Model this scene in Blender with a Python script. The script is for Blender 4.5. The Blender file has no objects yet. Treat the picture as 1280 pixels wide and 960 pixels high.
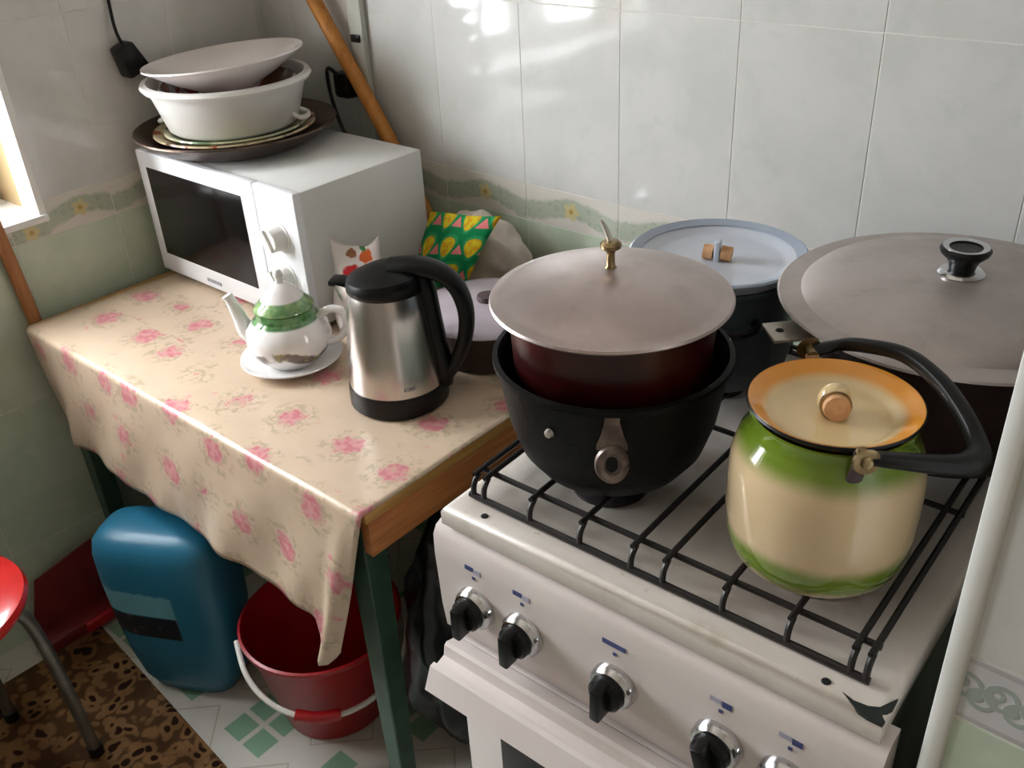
import bpy, bmesh, math, random
from mathutils import Vector, Matrix
random.seed(7)
PI = math.pi
S = bpy.context.scene
COL = S.collection

# ------------------------------------------------------------------ camera
FZ = 0.08          # floor level
CZ = 2.58          # ceiling level
cam = bpy.data.cameras.new('camera')
cam.sensor_width = 36.0
cam.lens = 1183.95 * 36.0 / 1280.0
cam.clip_start = 0.02
co = bpy.data.objects.new('camera', cam)
COL.objects.link(co)
yaw, pitch, roll = 0.7342, 0.5336, -0.0568
fwd = Vector((-math.sin(yaw) * math.cos(pitch), math.cos(yaw) * math.cos(pitch), -math.sin(pitch)))
rgt = Vector((math.cos(yaw), math.sin(yaw), 0))
upv = rgt.cross(fwd)
r2 = rgt * math.cos(roll) + upv * math.sin(roll)
u2 = upv * math.cos(roll) - rgt * math.sin(roll)
m = Matrix((r2, u2, -fwd)).transposed().to_4x4()
m.translation = Vector((1.7579, -1.2414, 1.5038))
co.matrix_world = m
S.camera = co

# ------------------------------------------------------------------ daylight
w = bpy.data.worlds.new('overcast_sky')
S.world = w
w.use_nodes = True
bg = w.node_tree.nodes['Background']
bg.inputs['Color'].default_value = (0.95, 0.955, 1.0, 1)
bg.inputs['Strength'].default_value = 17.5
S.view_settings.view_transform = 'Standard'
S.view_settings.look = 'None'
S.view_settings.gamma = 1.0
S.view_settings.use_curve_mapping = False
S.view_settings.exposure = 1.06

WY0, WY1, WZ0, WZ1 = -1.45, -0.55, 0.915, 1.85      # window opening in the left wall
WD = 0.15                                         # depth of its reveal
pl = bpy.data.lights.new('window_portal', 'AREA')
pl.shape = 'RECTANGLE'
pl.size = WZ1 - WZ0
pl.size_y = WY1 - WY0
pl.cycles.is_portal = True
po = bpy.data.objects.new('window_portal', pl)
COL.objects.link(po)
po.location = (-WD - 0.06, (WY0 + WY1) / 2, (WZ0 + WZ1) / 2)
po.rotation_euler = (0, -PI / 2, 0)


# ------------------------------------------------------------------ helpers
def lin(c):
    return tuple(((x / 255) / 12.92 if x / 255 <= 0.04045 else ((x / 255 + 0.055) / 1.055) ** 2.4) for x in c) + (1,)


class NT:
    """small wrapper to write node trees"""
    def __init__(self, name):
        self.m = bpy.data.materials.new(name)
        self.m.use_nodes = True
        self.t = self.m.node_tree
        self.b = self.t.nodes['Principled BSDF']

    def n(self, kind, **kw):
        x = self.t.nodes.new(kind)
        for k, v in kw.items():
            setattr(x, k, v)
        return x

    def link(self, a, b):
        self.t.links.new(a, b)

    def val(self, sock, v):
        if hasattr(v, 'links') or isinstance(v, bpy.types.NodeSocket):
            self.link(v, sock)
        else:
            sock.default_value = v

    def math(self, op, a, b=0.0, c=0.0):
        x = self.n('ShaderNodeMath', operation=op)
        self.val(x.inputs[0], a)
        self.val(x.inputs[1], b)
        self.val(x.inputs[2], c)
        return x.outputs[0]

    def mix(self, f, a, b):
        x = self.n('ShaderNodeMix', data_type='RGBA')
        self.val(x.inputs[0], f)
        self.val(x.inputs[6], a)
        self.val(x.inputs[7], b)
        return x.outputs[2]

    def noise(self, vec, scale, detail=3.0, rough=0.5):
        x = self.n('ShaderNodeTexNoise')
        if vec is not None:
            self.link(vec, x.inputs['Vector'])
        x.inputs['Scale'].default_value = scale
        x.inputs['Detail'].default_value = detail
        x.inputs['Roughness'].default_value = rough
        return x.outputs[0]

    def voro(self, vec, scale, rnd=1.0, out='Distance', feature='F1'):
        x = self.n('ShaderNodeTexVoronoi', feature=feature)
        if vec is not None:
            self.link(vec, x.inputs['Vector'])
        x.inputs['Scale'].default_value = scale
        x.inputs['Randomness'].default_value = rnd
        return x.outputs[out]

    def step(self, v, lo, hi):
        """0 below lo, 1 above hi, smooth (hi may be lower than lo)"""
        x = self.n('ShaderNodeMapRange', interpolation_type='SMOOTHSTEP')
        self.val(x.inputs[0], v)
        x.inputs[1].default_value = lo
        x.inputs[2].default_value = hi
        x.inputs[3].default_value = 0.0
        x.inputs[4].default_value = 1.0
        if hi < lo:
            x.inputs[1].default_value, x.inputs[2].default_value = hi, lo
            x.inputs[3].default_value, x.inputs[4].default_value = 1.0, 0.0
        return x.outputs[0]

    def obj(self):
        return self.n('ShaderNodeTexCoord').outputs['Object']

    def uv(self):
        return self.n('ShaderNodeTexCoord').outputs['UV']

    def pos(self):
        return self.n('ShaderNodeNewGeometry').outputs['Position']

    def xyz(self, v):
        x = self.n('ShaderNodeSeparateXYZ')
        self.link(v, x.inputs[0])
        return x.outputs

    def comb(self, a, b, c=0.0):
        x = self.n('ShaderNodeCombineXYZ')
        for i, v in enumerate((a, b, c)):
            self.val(x.inputs[i], v)
        return x.outputs[0]

    def bump(self, h, strength, dist=0.002):
        x = self.n('ShaderNodeBump')
        x.inputs['Strength'].default_value = strength
        x.inputs['Distance'].default_value = dist
        self.link(h, x.inputs['Height'])
        self.link(x.outputs[0], self.b.inputs['Normal'])

    def fin(self, col=None, rough=0.5, metal=0.0, spec=0.5, coat=0.0):
        if col is not None:
            self.val(self.b.inputs['Base Color'], col)
        self.val(self.b.inputs['Roughness'], rough)
        self.val(self.b.inputs['Metallic'], metal)
        self.b.inputs['Specular IOR Level'].default_value = spec
        if coat:
            self.b.inputs['Coat Weight'].default_value = coat
            self.b.inputs['Coat Roughness'].default_value = 0.08
        return self.m


def plain(name, c1, c2=None, scale=12.0, rough=0.5, metal=0.0, spec=0.5, coat=0.0, bump=0.0, bscale=60.0):
    t = NT(name)
    c2 = c2 or tuple(int(x * 0.86) for x in c1)
    v = t.obj()
    n = t.noise(v, scale, 4)
    if bump:
        t.bump(t.noise(v, bscale, 3), bump)
    return t.fin(t.mix(t.step(n, 0.3, 0.7), lin(c1), lin(c2)), rough, metal, spec, coat)


def finish(bm, name, mat, parent=None, smooth=True, angle=38, loc=None, rotz=None):
    bmesh.ops.recalc_face_normals(bm, faces=bm.faces)
    me = bpy.data.meshes.new(name)
    lim = math.radians(angle)
    for f in bm.faces:
        f.smooth = smooth
    if smooth:
        for e in bm.edges:
            if len(e.link_faces) == 2 and e.calc_face_angle(0) > lim:
                e.smooth = False
    bm.to_mesh(me)
    bm.free()
    o = bpy.data.objects.new(name, me)
    COL.objects.link(o)
    if mat:
        me.materials.append(mat)
    if parent:
        o.parent = parent
    if loc is not None:
        o.location = loc
    if rotz is not None:
        o.rotation_euler = (0, 0, rotz)
    return o


def tag(o, label, cat, group=None):
    o['label'] = label
    o['category'] = cat
    if group:
        o['group'] = group
    return o


def thing(name, label, cat, loc=(0, 0, 0), rotz=0.0, group=None):
    o = bpy.data.objects.new(name, None)
    COL.objects.link(o)
    o.empty_display_size = 0.05
    o.location = loc
    o.rotation_euler = (0, 0, rotz)
    return tag(o, label, cat, group)


def struct(o):
    o['kind'] = 'structure'
    return o


def addbox(bm, a, b, bevel=0.0, segs=2):
    x0, y0, z0 = a
    x1, y1, z1 = b
    vs = [bm.verts.new(p) for p in [(x0, y0, z0), (x1, y0, z0), (x1, y1, z0), (x0, y1, z0),
                                    (x0, y0, z1), (x1, y0, z1), (x1, y1, z1), (x0, y1, z1)]]
    fs = [bm.faces.new([vs[i] for i in q]) for q in
          [(0, 3, 2, 1), (4, 5, 6, 7), (0, 1, 5, 4), (1, 2, 6, 5), (2, 3, 7, 6), (3, 0, 4, 7)]]
    if bevel:
        es = list({e for f in fs for e in f.edges})
        bmesh.ops.bevel(bm, geom=es, offset=bevel, segments=segs, profile=0.5, affect='EDGES')
    return bm


def box(name, a, b, mat, parent=None, bevel=0.002, segs=2, **kw):
    bm = bmesh.new()
    addbox(bm, a, b, bevel, segs)
    return finish(bm, name, mat, parent, **kw)


def addlathe(bm, prof, segs=48, cx=0.0, cy=0.0, sx=1.0, sy=1.0):
    rings = []
    for r, z in prof:
        if r < 1e-6:
            rings.append([bm.verts.new((cx, cy, z))])
        else:
            rings.append([bm.verts.new((cx + sx * r * math.cos(2 * PI * i / segs), cy + sy * r * math.sin(2 * PI * i / segs), z))
                          for i in range(segs)])
    for a, b in zip(rings, rings[1:]):
        if len(a) == 1 and len(b) == 1:
            continue
        for i in range(segs):
            j = (i + 1) % segs
            if len(a) == 1:
                bm.faces.new((a[0], b[i], b[j]))
            elif len(b) == 1:
                bm.faces.new((a[i], a[j], b[0]))
            else:
                bm.faces.new((a[i], a[j], b[j], b[i]))
    return bm


def lathe(name, prof, mat, parent=None, segs=48, sx=1.0, sy=1.0, cx=0.0, cy=0.0, **kw):
    bm = bmesh.new()
    addlathe(bm, prof, segs, cx, cy, sx, sy)
    return finish(bm, name, mat, parent, **kw)


def crom(pts, n=8):
    pts = [Vector(p) for p in pts]
    out = []
    for i in range(len(pts) - 1):
        p1, p2 = pts[i], pts[i + 1]
        p0 = pts[i - 1] if i else p1 * 2 - p2
        p3 = pts[i + 2] if i + 2 < len(pts) else p2 * 2 - p1
        for k in range(n):
            t = k / n
            out.append(0.5 * ((2 * p1) + (p2 - p0) * t + (2 * p0 - 5 * p1 + 4 * p2 - p3) * t * t + (3 * p1 - p0 - 3 * p2 + p3) * t ** 3))
    out.append(pts[-1])
    return out


def addtube(bm, pts, rad, segs=10, smooth=6, flat=1.0, ref=None, cap=True):
    """tube along pts; rad a number or a list; flat squashes the section along the second frame axis"""
    n0 = len(pts)
    rr = rad if isinstance(rad, (list, tuple)) else [rad] * n0
    if smooth > 1:
        P = crom(pts, smooth)
        Rr = []
        for i in range(n0 - 1):
            for k in range(smooth):
                Rr.append(rr[i] + (rr[i + 1] - rr[i]) * k / smooth)
        Rr.append(rr[-1])
    else:
        P = [Vector(p) for p in pts]
        Rr = list(rr)
    T = []
    for i in range(len(P)):
        a = P[max(i - 1, 0)]
        b = P[min(i + 1, len(P) - 1)]
        T.append((b - a).normalized())
    nrm = Vector(ref) if ref else (Vector((0, 0, 1)) if abs(T[0].z) < 0.9 else Vector((1, 0, 0)))
    rings = []
    for i in range(len(P)):
        if ref:
            nrm = Vector(ref)
        nrm = (nrm - T[i] * nrm.dot(T[i])).normalized()
        bi = T[i].cross(nrm)
        rings.append([bm.verts.new(P[i] + (nrm * math.cos(2 * PI * k / segs) * flat + bi * math.sin(2 * PI * k / segs)) * Rr[i])
                      for k in range(segs)])
    for a, b in zip(rings, rings[1:]):
        for k in range(segs):
            j = (k + 1) % segs
            bm.faces.new((a[k], a[j], b[j], b[k]))
    if cap:
        bm.faces.new(rings[0][::-1])
        bm.faces.new(rings[-1])
    return bm


def tube(name, pts, rad, mat, parent=None, segs=10, smooth=6, flat=1.0, ref=None, **kw):
    bm = bmesh.new()
    addtube(bm, pts, rad, segs, smooth, flat, ref)
    return finish(bm, name, mat, parent, **kw)


# ------------------------------------------------------------------ materials
def tile_mat(name, c1, c2, c3, rough):
    t = NT(name)
    p = t.pos()
    rnd = t.n('ShaderNodeObjectInfo').outputs['Random']
    off = t.n('ShaderNodeVectorMath', operation='ADD')
    t.link(p, off.inputs[0])
    t.link(t.comb(t.math('MULTIPLY', rnd, 7.0), rnd, 0.0), off.inputs[1])
    v = off.outputs[0]
    a = t.noise(v, 9, 5, 0.6)
    b = t.noise(v, 26, 4, 0.55)
    col = t.mix(t.step(a, 0.35, 0.72), lin(c1), lin(c2))
    col = t.mix(t.math('MULTIPLY', t.step(b, 0.52, 0.78), 0.6), col, lin(c3))
    t.bump(t.noise(p, 5.0, 1), 0.10, 0.02)
    return t.fin(col, rough, 0, 0.5)


M = {}
M['tile_white'] = tile_mat('marbled_white_tile', (212, 211, 208), (203, 203, 199), (196, 200, 192), 0.07)
M['tile_green'] = tile_mat('pale_green_tile', (196, 208, 188), (182, 197, 174), (208, 214, 198), 0.16)
M['grout'] = plain('pale_grout', (224, 221, 214), (214, 210, 202), rough=0.9)


def border_mat():
    t = NT('border_tile_print')
    o = t.obj()
    x, y, z = t.xyz(o)
    # local x along the tile (-.1 .. .1), local z up (-.0335 .. .0335)
    n = t.noise(t.comb(t.math('MULTIPLY', x, 1.0), z, 0.0), 40, 4, 0.6)
    wave = t.math('MULTIPLY', t.math('COSINE', t.math('MULTIPLY', x, 2 * PI / 0.2)), 0.009)
    d = t.math('ABSOLUTE', t.math('SUBTRACT', z, t.math('SUBTRACT', wave, 0.004)))
    dd = t.math('ADD', d, t.math('MULTIPLY', t.math('SUBTRACT', n, 0.5), 0.022))
    band = t.step(dd, 0.021, 0.013)
    base = t.mix(n, lin((222, 216, 208)), lin((206, 204, 194)))
    col = t.mix(t.math('MULTIPLY', band, 0.85), base, lin((168, 178, 158)))
    # scrolls inside the band
    vs = t.voro(t.comb(x, z, 0.0), 55, 0.6)
    ring = t.step(t.math('ABSOLUTE', t.math('SUBTRACT', vs, 0.33)), 0.10, 0.04)
    col = t.mix(t.math('MULTIPLY', t.math('MULTIPLY', ring, band), 0.35), col, lin((138, 150, 130)))
    # yellow flower in the middle of every tile
    ang = t.math('ARCTAN2', z, x)
    rad = t.math('SQRT', t.math('ADD', t.math('MULTIPLY', x, x), t.math('MULTIPLY', z, z)))
    petal = t.math('ADD', 0.0145, t.math('MULTIPLY', t.math('COSINE', t.math('MULTIPLY', ang, 5.0)), 0.003))
    fl = t.step(t.math('SUBTRACT', rad, petal), 0.002, -0.002)
    col = t.mix(t.math('MULTIPLY', fl, 0.9), col, lin((206, 192, 140)))
    col = t.mix(t.step(rad, 0.006, 0.003), col, lin((182, 150, 84)))
    t.bump(t.math('ADD', n, t.math('MULTIPLY', band, 0.6)), 0.25, 0.001)
    return t.fin(col, 0.22)


M['border'] = border_mat()


def scroll_mat():
    t = NT('grey_scroll_border_tile')
    o = t.obj()
    x, y, z = t.xyz(o)
    n = t.noise(o, 40, 4, 0.6)
    base = t.mix(n, lin((206, 204, 206)), lin((196, 194, 196)))
    wave = t.math('MULTIPLY', t.math('SINE', t.math('MULTIPLY', x, 2 * PI / 0.05)), 0.006)
    d = t.math('ABSOLUTE', t.math('SUBTRACT', z, wave))
    band = t.step(t.math('ADD', d, t.math('MULTIPLY', t.math('SUBTRACT', n, 0.5), 0.01)), 0.017, 0.012)
    def rings(per, ox, zc, r, wd):
        fx = t.math('MULTIPLY', t.math('SUBTRACT', t.math('FRACT', t.math('DIVIDE', t.math('ADD', x, ox + 10 * per), per)), 0.5), per)
        dz = t.math('SUBTRACT', z, zc)
        d_ = t.math('SQRT', t.math('ADD', t.math('MULTIPLY', fx, fx), t.math('MULTIPLY', dz, dz)))
        return t.step(t.math('ABSOLUTE', t.math('SUBTRACT', d_, r)), wd, wd * 0.5)
    ring = t.math('MAXIMUM', t.math('MAXIMUM', rings(0.026, 0.0, 0.004, 0.011, 0.003), rings(0.026, 0.013, -0.005, 0.009, 0.003)), t.math('MAXIMUM', rings(0.026, 0.004, 0.006, 0.0045, 0.0028), rings(0.026, 0.017, -0.004, 0.0035, 0.0028)))
    band = t.step(t.math('ABSOLUTE', z), 0.026, 0.022)
    col = t.mix(t.math('MULTIPLY', t.math('MULTIPLY', band, ring), 0.7), base, lin((140, 156, 146)))
    az = t.math('ABSOLUTE', z)
    rope = t.step(t.math('ABSOLUTE', t.math('SUBTRACT', az, 0.029)), 0.003, 0.0015)
    tw = 1.0
    col = t.mix(t.math('MULTIPLY', rope, 0.5), col, lin((158, 150, 150)))
    t.bump(t.math('ADD', t.math('MULTIPLY', rope, tw), t.math('MULTIPLY', t.math('MULTIPLY', band, ring), 1.0)), 0.4, 0.001)
    return t.fin(col, 0.22)


M['scroll'] = scroll_mat()
M['paint_wall'] = plain('pale_wall_paint', (204, 192, 178), (196, 184, 168), 3, 0.8)
M['ceil'] = plain('ceiling_paint', (232, 222, 208), (226, 215, 200), 3, 0.9)
M['white_pvc'] = plain('white_plastic_trim', (236, 235, 232), (228, 227, 222), 6, 0.35)
M['cream_paint'] = plain('cream_gloss_paint', (178, 156, 116), (166, 142, 102), 6, 0.4)


def floor_mat():
    t = NT('printed_linoleum')
    p = t.pos()
    x, y, z = t.xyz(p)
    n = t.noise(p, 18, 4)
    a = math.radians(0)
    P = 0.21

    def cell(v, off):
        f = t.math('FRACT', t.math('DIVIDE', t.math('ADD', v, 10.0 + off), P))
        return t.math('ABSOLUTE', t.math('SUBTRACT', f, 0.5))
    cx, cy = cell(x, 0.03), cell(y, 0.02)
    base = t.mix(n, lin((206, 204, 196)), lin((184, 182, 174)))
    sq = t.step(t.math('MAXIMUM', cx, cy), 0.255, 0.245)
    inner = t.step(t.math('MINIMUM', cx, cy), 0.02, 0.03)
    green = t.mix(n, lin((132, 168, 142)), lin((112, 148, 124)))
    col = t.mix(t.math('MULTIPLY', sq, inner), base, green)
    dia = t.step(t.math('ABSOLUTE', t.math('SUBTRACT', t.math('ADD', cx, cy), 0.62)), 0.016, 0.008)
    col = t.mix(t.math('MULTIPLY', dia, 0.6), col, lin((150, 140, 126)))
    return t.fin(col, 0.35)


M['lino'] = floor_mat()


def rug_mat():
    t = NT('mottled_brown_rug')
    p = t.pos()
    wv = t.n('ShaderNodeVectorMath', operation='ADD')
    nz = t.n('ShaderNodeTexNoise')
    t.link(p, nz.inputs['Vector'])
    nz.inputs['Scale'].default_value = 14
    sc = t.n('ShaderNodeVectorMath', operation='SCALE')
    t.link(nz.outputs['Color'], sc.inputs[0])
    sc.inputs['Scale'].default_value = 0.06
    t.link(p, wv.inputs[0])
    t.link(sc.outputs[0], wv.inputs[1])
    v = t.voro(wv.outputs[0], 34, 1.0)
    ring = t.math('MAXIMUM', t.step(v, 0.34, 0.24), t.math('MULTIPLY', t.step(v, 0.52, 0.66), 0.7))
    n = t.noise(p, 24, 3)
    base = t.mix(n, lin((150, 118, 80)), lin((104, 72, 44)))
    col = t.mix(ring, base, lin((44, 26, 18)))
    col = t.mix(t.step(t.noise(p, 5, 2), 0.45, 0.62), col, t.mix(ring, lin((96, 66, 42)), lin((34, 20, 14))))
    t.bump(t.noise(p, 500, 2), 0.5, 0.003)
    return t.fin(col, 0.95, 0, 0.1)


M['rug'] = rug_mat()


def wood_mat(name, c1, c2, axis=0, rough=0.5, scale=18):
    t = NT(name)
    o = t.obj()
    x, y, z = t.xyz(o)
    s = [14.0, 14.0, 14.0]
    s[axis] = 1.0
    v = t.comb(t.math('MULTIPLY', x, s[0]), t.math('MULTIPLY', y, s[1]), t.math('MULTIPLY', z, s[2]))
    n = t.noise(v, scale / 3, 5, 0.65)
    t.bump(n, 0.15, 0.001)
    return t.fin(t.mix(t.step(n, 0.3, 0.7), lin(c1), lin(c2)), rough)


M['table_wood'] = wood_mat('orange_brown_wood', (200, 128, 74), (168, 100, 54), 1, 0.5)
M['top_wood'] = wood_mat('varnished_tabletop_wood', (206, 160, 92), (182, 132, 70), 1, 0.4)
M['stick_orange'] = wood_mat('honey_coloured_wood', (206, 140, 62), (178, 112, 46), 2, 0.5)
M['stick_brown'] = wood_mat('dull_brown_wood', (178, 122, 74), (150, 98, 58), 2, 0.6)
M['green_paint'] = plain('dark_green_paint', (58, 86, 70), (44, 68, 56), 20, 0.4)


def cloth_mat():
    t = NT('rose_print_oilcloth')
    uv = t.uv()
    x, y, z = t.xyz(uv)
    # staggered rose clusters
    row = t.math('DIVIDE', y, 0.105)
    stag = t.math('MULTIPLY', t.math('FLOOR', row), 0.062)
    v = t.comb(t.math('ADD', x, stag), y, 0.0)
    warp = t.n('ShaderNodeTexNoise')
    t.link(uv, warp.inputs['Vector'])
    warp.inputs['Scale'].default_value = 30
    sc = t.n('ShaderNodeVectorMath', operation='SCALE')
    t.link(warp.outputs['Color'], sc.inputs[0])
    sc.inputs['Scale'].default_value = 0.022
    ad = t.n('ShaderNodeVectorMath', operation='ADD')
    t.link(v, ad.inputs[0])
    t.link(sc.outputs[0], ad.inputs[1])
    c = t.voro(ad.outputs[0], 9.0, 0.35)
    n = t.noise(uv, 75, 4, 0.6)
    n2 = t.noise(uv, 28, 3)
    base = t.mix(n2, lin((208, 187, 164)), lin((198, 174, 149)))
    stem = t.math('MULTIPLY', t.step(c, 0.46, 0.34), t.step(n, 0.48, 0.58))
    col = t.mix(t.math('MULTIPLY', stem, 0.5), base, lin((150, 138, 108)))
    rose = t.step(t.math('ADD', c, t.math('MULTIPLY', t.math('SUBTRACT', n, 0.5), 0.35)), 0.25, 0.17)
    pink = t.mix(t.step(n, 0.40, 0.62), lin((190, 76, 108)), lin((220, 150, 158)))
    col = t.mix(t.math('MULTIPLY', rose, 0.72), col, pink)
    bud = t.voro(ad.outputs[0], 19.0, 0.9)
    bm_ = t.math('MULTIPLY', t.step(bud, 0.20, 0.10), t.step(n2, 0.5, 0.58))
    col = t.mix(t.math('MULTIPLY', bm_, 0.75), col, lin((214, 122, 140)))
    t.bump(n2, 0.15, 0.004)
    return t.fin(col, 0.30, 0, 0.5)


M['cloth'] = cloth_mat()
M['mw_white'] = plain('white_enamelled_steel', (234, 234, 237), (228, 228, 231), 4, 0.35)
M['mw_side'] = plain('pale_grey_steel_casing', (222, 222, 220), (215, 215, 212), 4, 0.45)
M['black_glass'] = plain('black_glass', (12, 10, 11), (18, 14, 15), 6, 0.16, 0, 0.25)
M['grey_mark'] = plain('grey_print', (150, 152, 160), (140, 142, 150), 40, 0.5)
M['black_plastic'] = plain('black_plastic', (14, 13, 14), (9, 9, 10), 20, 0.36, 0, 0.3)
M['white_plastic'] = plain('white_plastic', (228, 226, 222), (220, 217, 212), 10, 0.4)
M['porcelain'] = plain('white_porcelain', (236, 234, 232), (228, 226, 224), 8, 0.08, coat=0.4)
M['pink_porcelain'] = plain('rosy_white_porcelain', (238, 230, 228), (232, 222, 220), 8, 0.12, coat=0.3)


def brushed(name, c1, c2, rough, metal=1.0, spots=0.0):
    t = NT(name)
    o = t.obj()
    n2 = t.noise(o, 11, 5, 0.65)
    col = t.mix(t.step(n2, 0.3, 0.7), lin(c1), lin(c2))
    if spots:
        col = t.mix(t.math('MULTIPLY', t.step(t.noise(o, 48, 4), 0.56, 0.74), spots), col, lin((104, 92, 84)))
    return t.fin(col, t.math('ADD', rough, t.math('MULTIPLY', n2, 0.10)), metal)


M['steel'] = brushed('brushed_stainless_steel', (206, 200, 196), (198, 191, 187), 0.20)
M['alu'] = brushed('dull_aluminium', (200, 186, 182), (184, 170, 166), 0.28, 0.75, 0.12)
M['alu2'] = brushed('worn_aluminium', (186, 176, 172), (170, 160, 155), 0.38, 0.45, 0.14)
M['dark_metal'] = brushed('dark_tinned_metal', (112, 94, 84), (84, 68, 60), 0.28, 0.9, 0.3)
M['brass'] = plain('tarnished_brass', (168, 148, 112), (128, 108, 78), 40, 0.35, 1.0)
M['chrome'] = plain('chrome', (214, 214, 216), (196, 196, 198), 30, 0.16, 1.0)
M['cast_iron'] = plain('sooty_black_iron', (13, 10, 9), (7, 6, 6), 26, 0.5, 0, 0.2, bump=0.3, bscale=180)
M['dark_red'] = plain('dark_red_enamel', (60, 5, 5), (40, 4, 5), 14, 0.3)
M['blue_dark'] = plain('dark_slate_enamel', (78, 88, 94), (60, 69, 75), 14, 0.3)
M['blue_lid'] = plain('grey_blue_enamel', (204, 210, 222), (196, 203, 216), 10, 0.16, coat=0.3)
M['blue_rim'] = plain('deeper_blue_enamel_rim', (166, 177, 193), (156, 167, 183), 10, 0.22)
M['brown_pan'] = plain('dark_brown_enamel', (62, 42, 36), (44, 30, 26), 16, 0.35)
M['mauve_lid'] = plain('greyish_mauve_enamel', (186, 174, 182), (174, 162, 170), 10, 0.25)
M['plum'] = plain('plum_brown_plastic', (82, 64, 68), (70, 54, 58), 20, 0.4)
M['cork'] = plain('pale_cork', (224, 176, 130), (200, 148, 102), 60, 0.8)
M['sooty_tin'] = plain('sooty_tin', (136, 120, 112), (84, 70, 66), 40, 0.4, 0.5)
M['tin_ear'] = plain('pale_tin', (196, 190, 180), (176, 168, 158), 40, 0.4, 0.6)


def kettle_mat():
    t = NT('cream_and_green_enamel')
    x, y, z = t.xyz(t.obj())
    n = t.noise(t.obj(), 22, 3)
    zz = t.math('ADD', z, t.math('MULTIPLY', t.math('SUBTRACT', n, 0.5), 0.010))
    cream = t.mix(t.noise(t.obj(), 9, 3), lin((226, 202, 162)), lin((214, 186, 146)))
    g = lin((112, 138, 40))
    lo = t.math('MULTIPLY', t.step(zz, 0.052, 0.034), t.step(zz, 0.008, 0.022))
    hi = t.step(zz, 0.116, 0.138)
    col = t.mix(lo, cream, g)
    col = t.mix(hi, col, g)
    return t.fin(col, 0.10, 0, 0.5, 0.5)


M['ek'] = kettle_mat()


def dish_lid_mat(name, rim, mid, r0, r1):
    t = NT(name)
    x, y, z = t.xyz(t.obj())
    rr = t.math('SQRT', t.math('ADD', t.math('MULTIPLY', x, x), t.math('MULTIPLY', y, y)))
    n = t.noise(t.obj(), 30, 3)
    col = t.mix(t.step(t.math('ADD', rr, t.math('MULTIPLY', t.math('SUBTRACT', n, 0.5), 0.004)), r0, r1), lin(mid), lin(rim))
    return t.fin(col, 0.12, 0, 0.5, 0.4)


M['ek_lid'] = dish_lid_mat('cream_lid_with_orange_rim', (232, 156, 62), (232, 206, 156), 0.055, 0.064)
M['stove_white'] = plain('aged_white_enamel', (230, 220, 216), (222, 211, 207), 5, 0.25)
def hob_mat():
    t = NT('stained_white_enamel')
    o = t.obj()
    a = t.noise(o, 7, 5, 0.65)
    b = t.noise(o, 60, 4, 0.6)
    col = t.mix(t.step(a, 0.3, 0.7), lin((226, 218, 210)), lin((214, 204, 194)))
    col = t.mix(t.math('MULTIPLY', t.step(t.noise(o, 12, 4, 0.6), 0.52, 0.72), 0.45), col, lin((164, 142, 118)))
    col = t.mix(t.math('MULTIPLY', t.step(b, 0.68, 0.76), 0.5), col, lin((132, 108, 84)))
    return t.fin(col, 0.28)


M['hob'] = hob_mat()
M['stove_side'] = plain('grimy_side_enamel', (96, 104, 92), (72, 80, 70), 8, 0.5)
M['stove_green'] = plain('chipped_dark_enamel', (38, 44, 42), (26, 30, 28), 30, 0.5)
M['wire'] = plain('black_grate_wire', (34, 28, 28), (22, 18, 18), 40, 0.45)
M['burner'] = plain('dark_burner_metal', (88, 82, 82), (60, 56, 58), 20, 0.45, 0.6)
M['icon_blue'] = plain('blue_print', (62, 70, 122), (78, 84, 132), 40, 0.5)
M['icon_pale'] = plain('faded_blue_print', (178, 174, 190), (170, 168, 184), 40, 0.5)
M['hole'] = plain('dark_hole', (20, 18, 18), (14, 12, 12), 20, 0.8)


def jug_mat():
    t = NT('teal_plastic_with_worn_sticker')
    x, y, z = t.xyz(t.obj())
    n = t.noise(t.obj(), 12, 4)
    base = t.mix(n, lin((34, 110, 140)), lin((26, 92, 120)))
    front = t.math('MULTIPLY', t.step(y, -0.035, -0.045), t.step(t.math('ABSOLUTE', t.math('ADD', x, 0.05)), 0.088, 0.084))
    n3 = t.noise(t.obj(), 45, 3)
    pale = t.math('MULTIPLY', front, t.math('MULTIPLY', t.step(z, 0.215, 0.219), t.step(t.math('ADD', z, t.math('MULTIPLY', n3, 0.02)), 0.282, 0.276)))
    dark = t.math('MULTIPLY', front, t.math('MULTIPLY', t.step(z, 0.160, 0.164), t.step(z, 0.217, 0.213)))
    col = t.mix(t.math('MULTIPLY', pale, 0.7), base, lin((108, 160, 168)))
    col = t.mix(dark, col, t.mix(t.step(n3, 0.58, 0.66), lin((20, 28, 36)), lin((110, 78, 84))))
    return t.fin(col, 0.38)


M['jug'] = jug_mat()
M['red_plastic'] = plain('red_plastic', (168, 20, 28), (148, 14, 22), 10, 0.35)
M['dull_red'] = plain('dull_dark_red_plastic', (120, 30, 32), (96, 22, 26), 10, 0.5)
M['red_seat'] = plain('glossy_red_seat', (206, 34, 34), (188, 24, 26), 10, 0.2, coat=0.5)
M['grey_tube'] = plain('dull_grey_steel_tube', (140, 136, 130), (116, 112, 106), 20, 0.35, 0.7)
M['black_bag'] = plain('black_polythene', (16, 16, 20), (10, 10, 13), 14, 0.3)
M['grey_pipe'] = plain('pale_grey_conduit', (196, 198, 188), (186, 188, 178), 12, 0.5)
M['white_cloth'] = plain('crumpled_off_white_cloth', (214, 204, 194), (196, 184, 172), 14, 0.85, bump=0.3, bscale=120)


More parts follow.
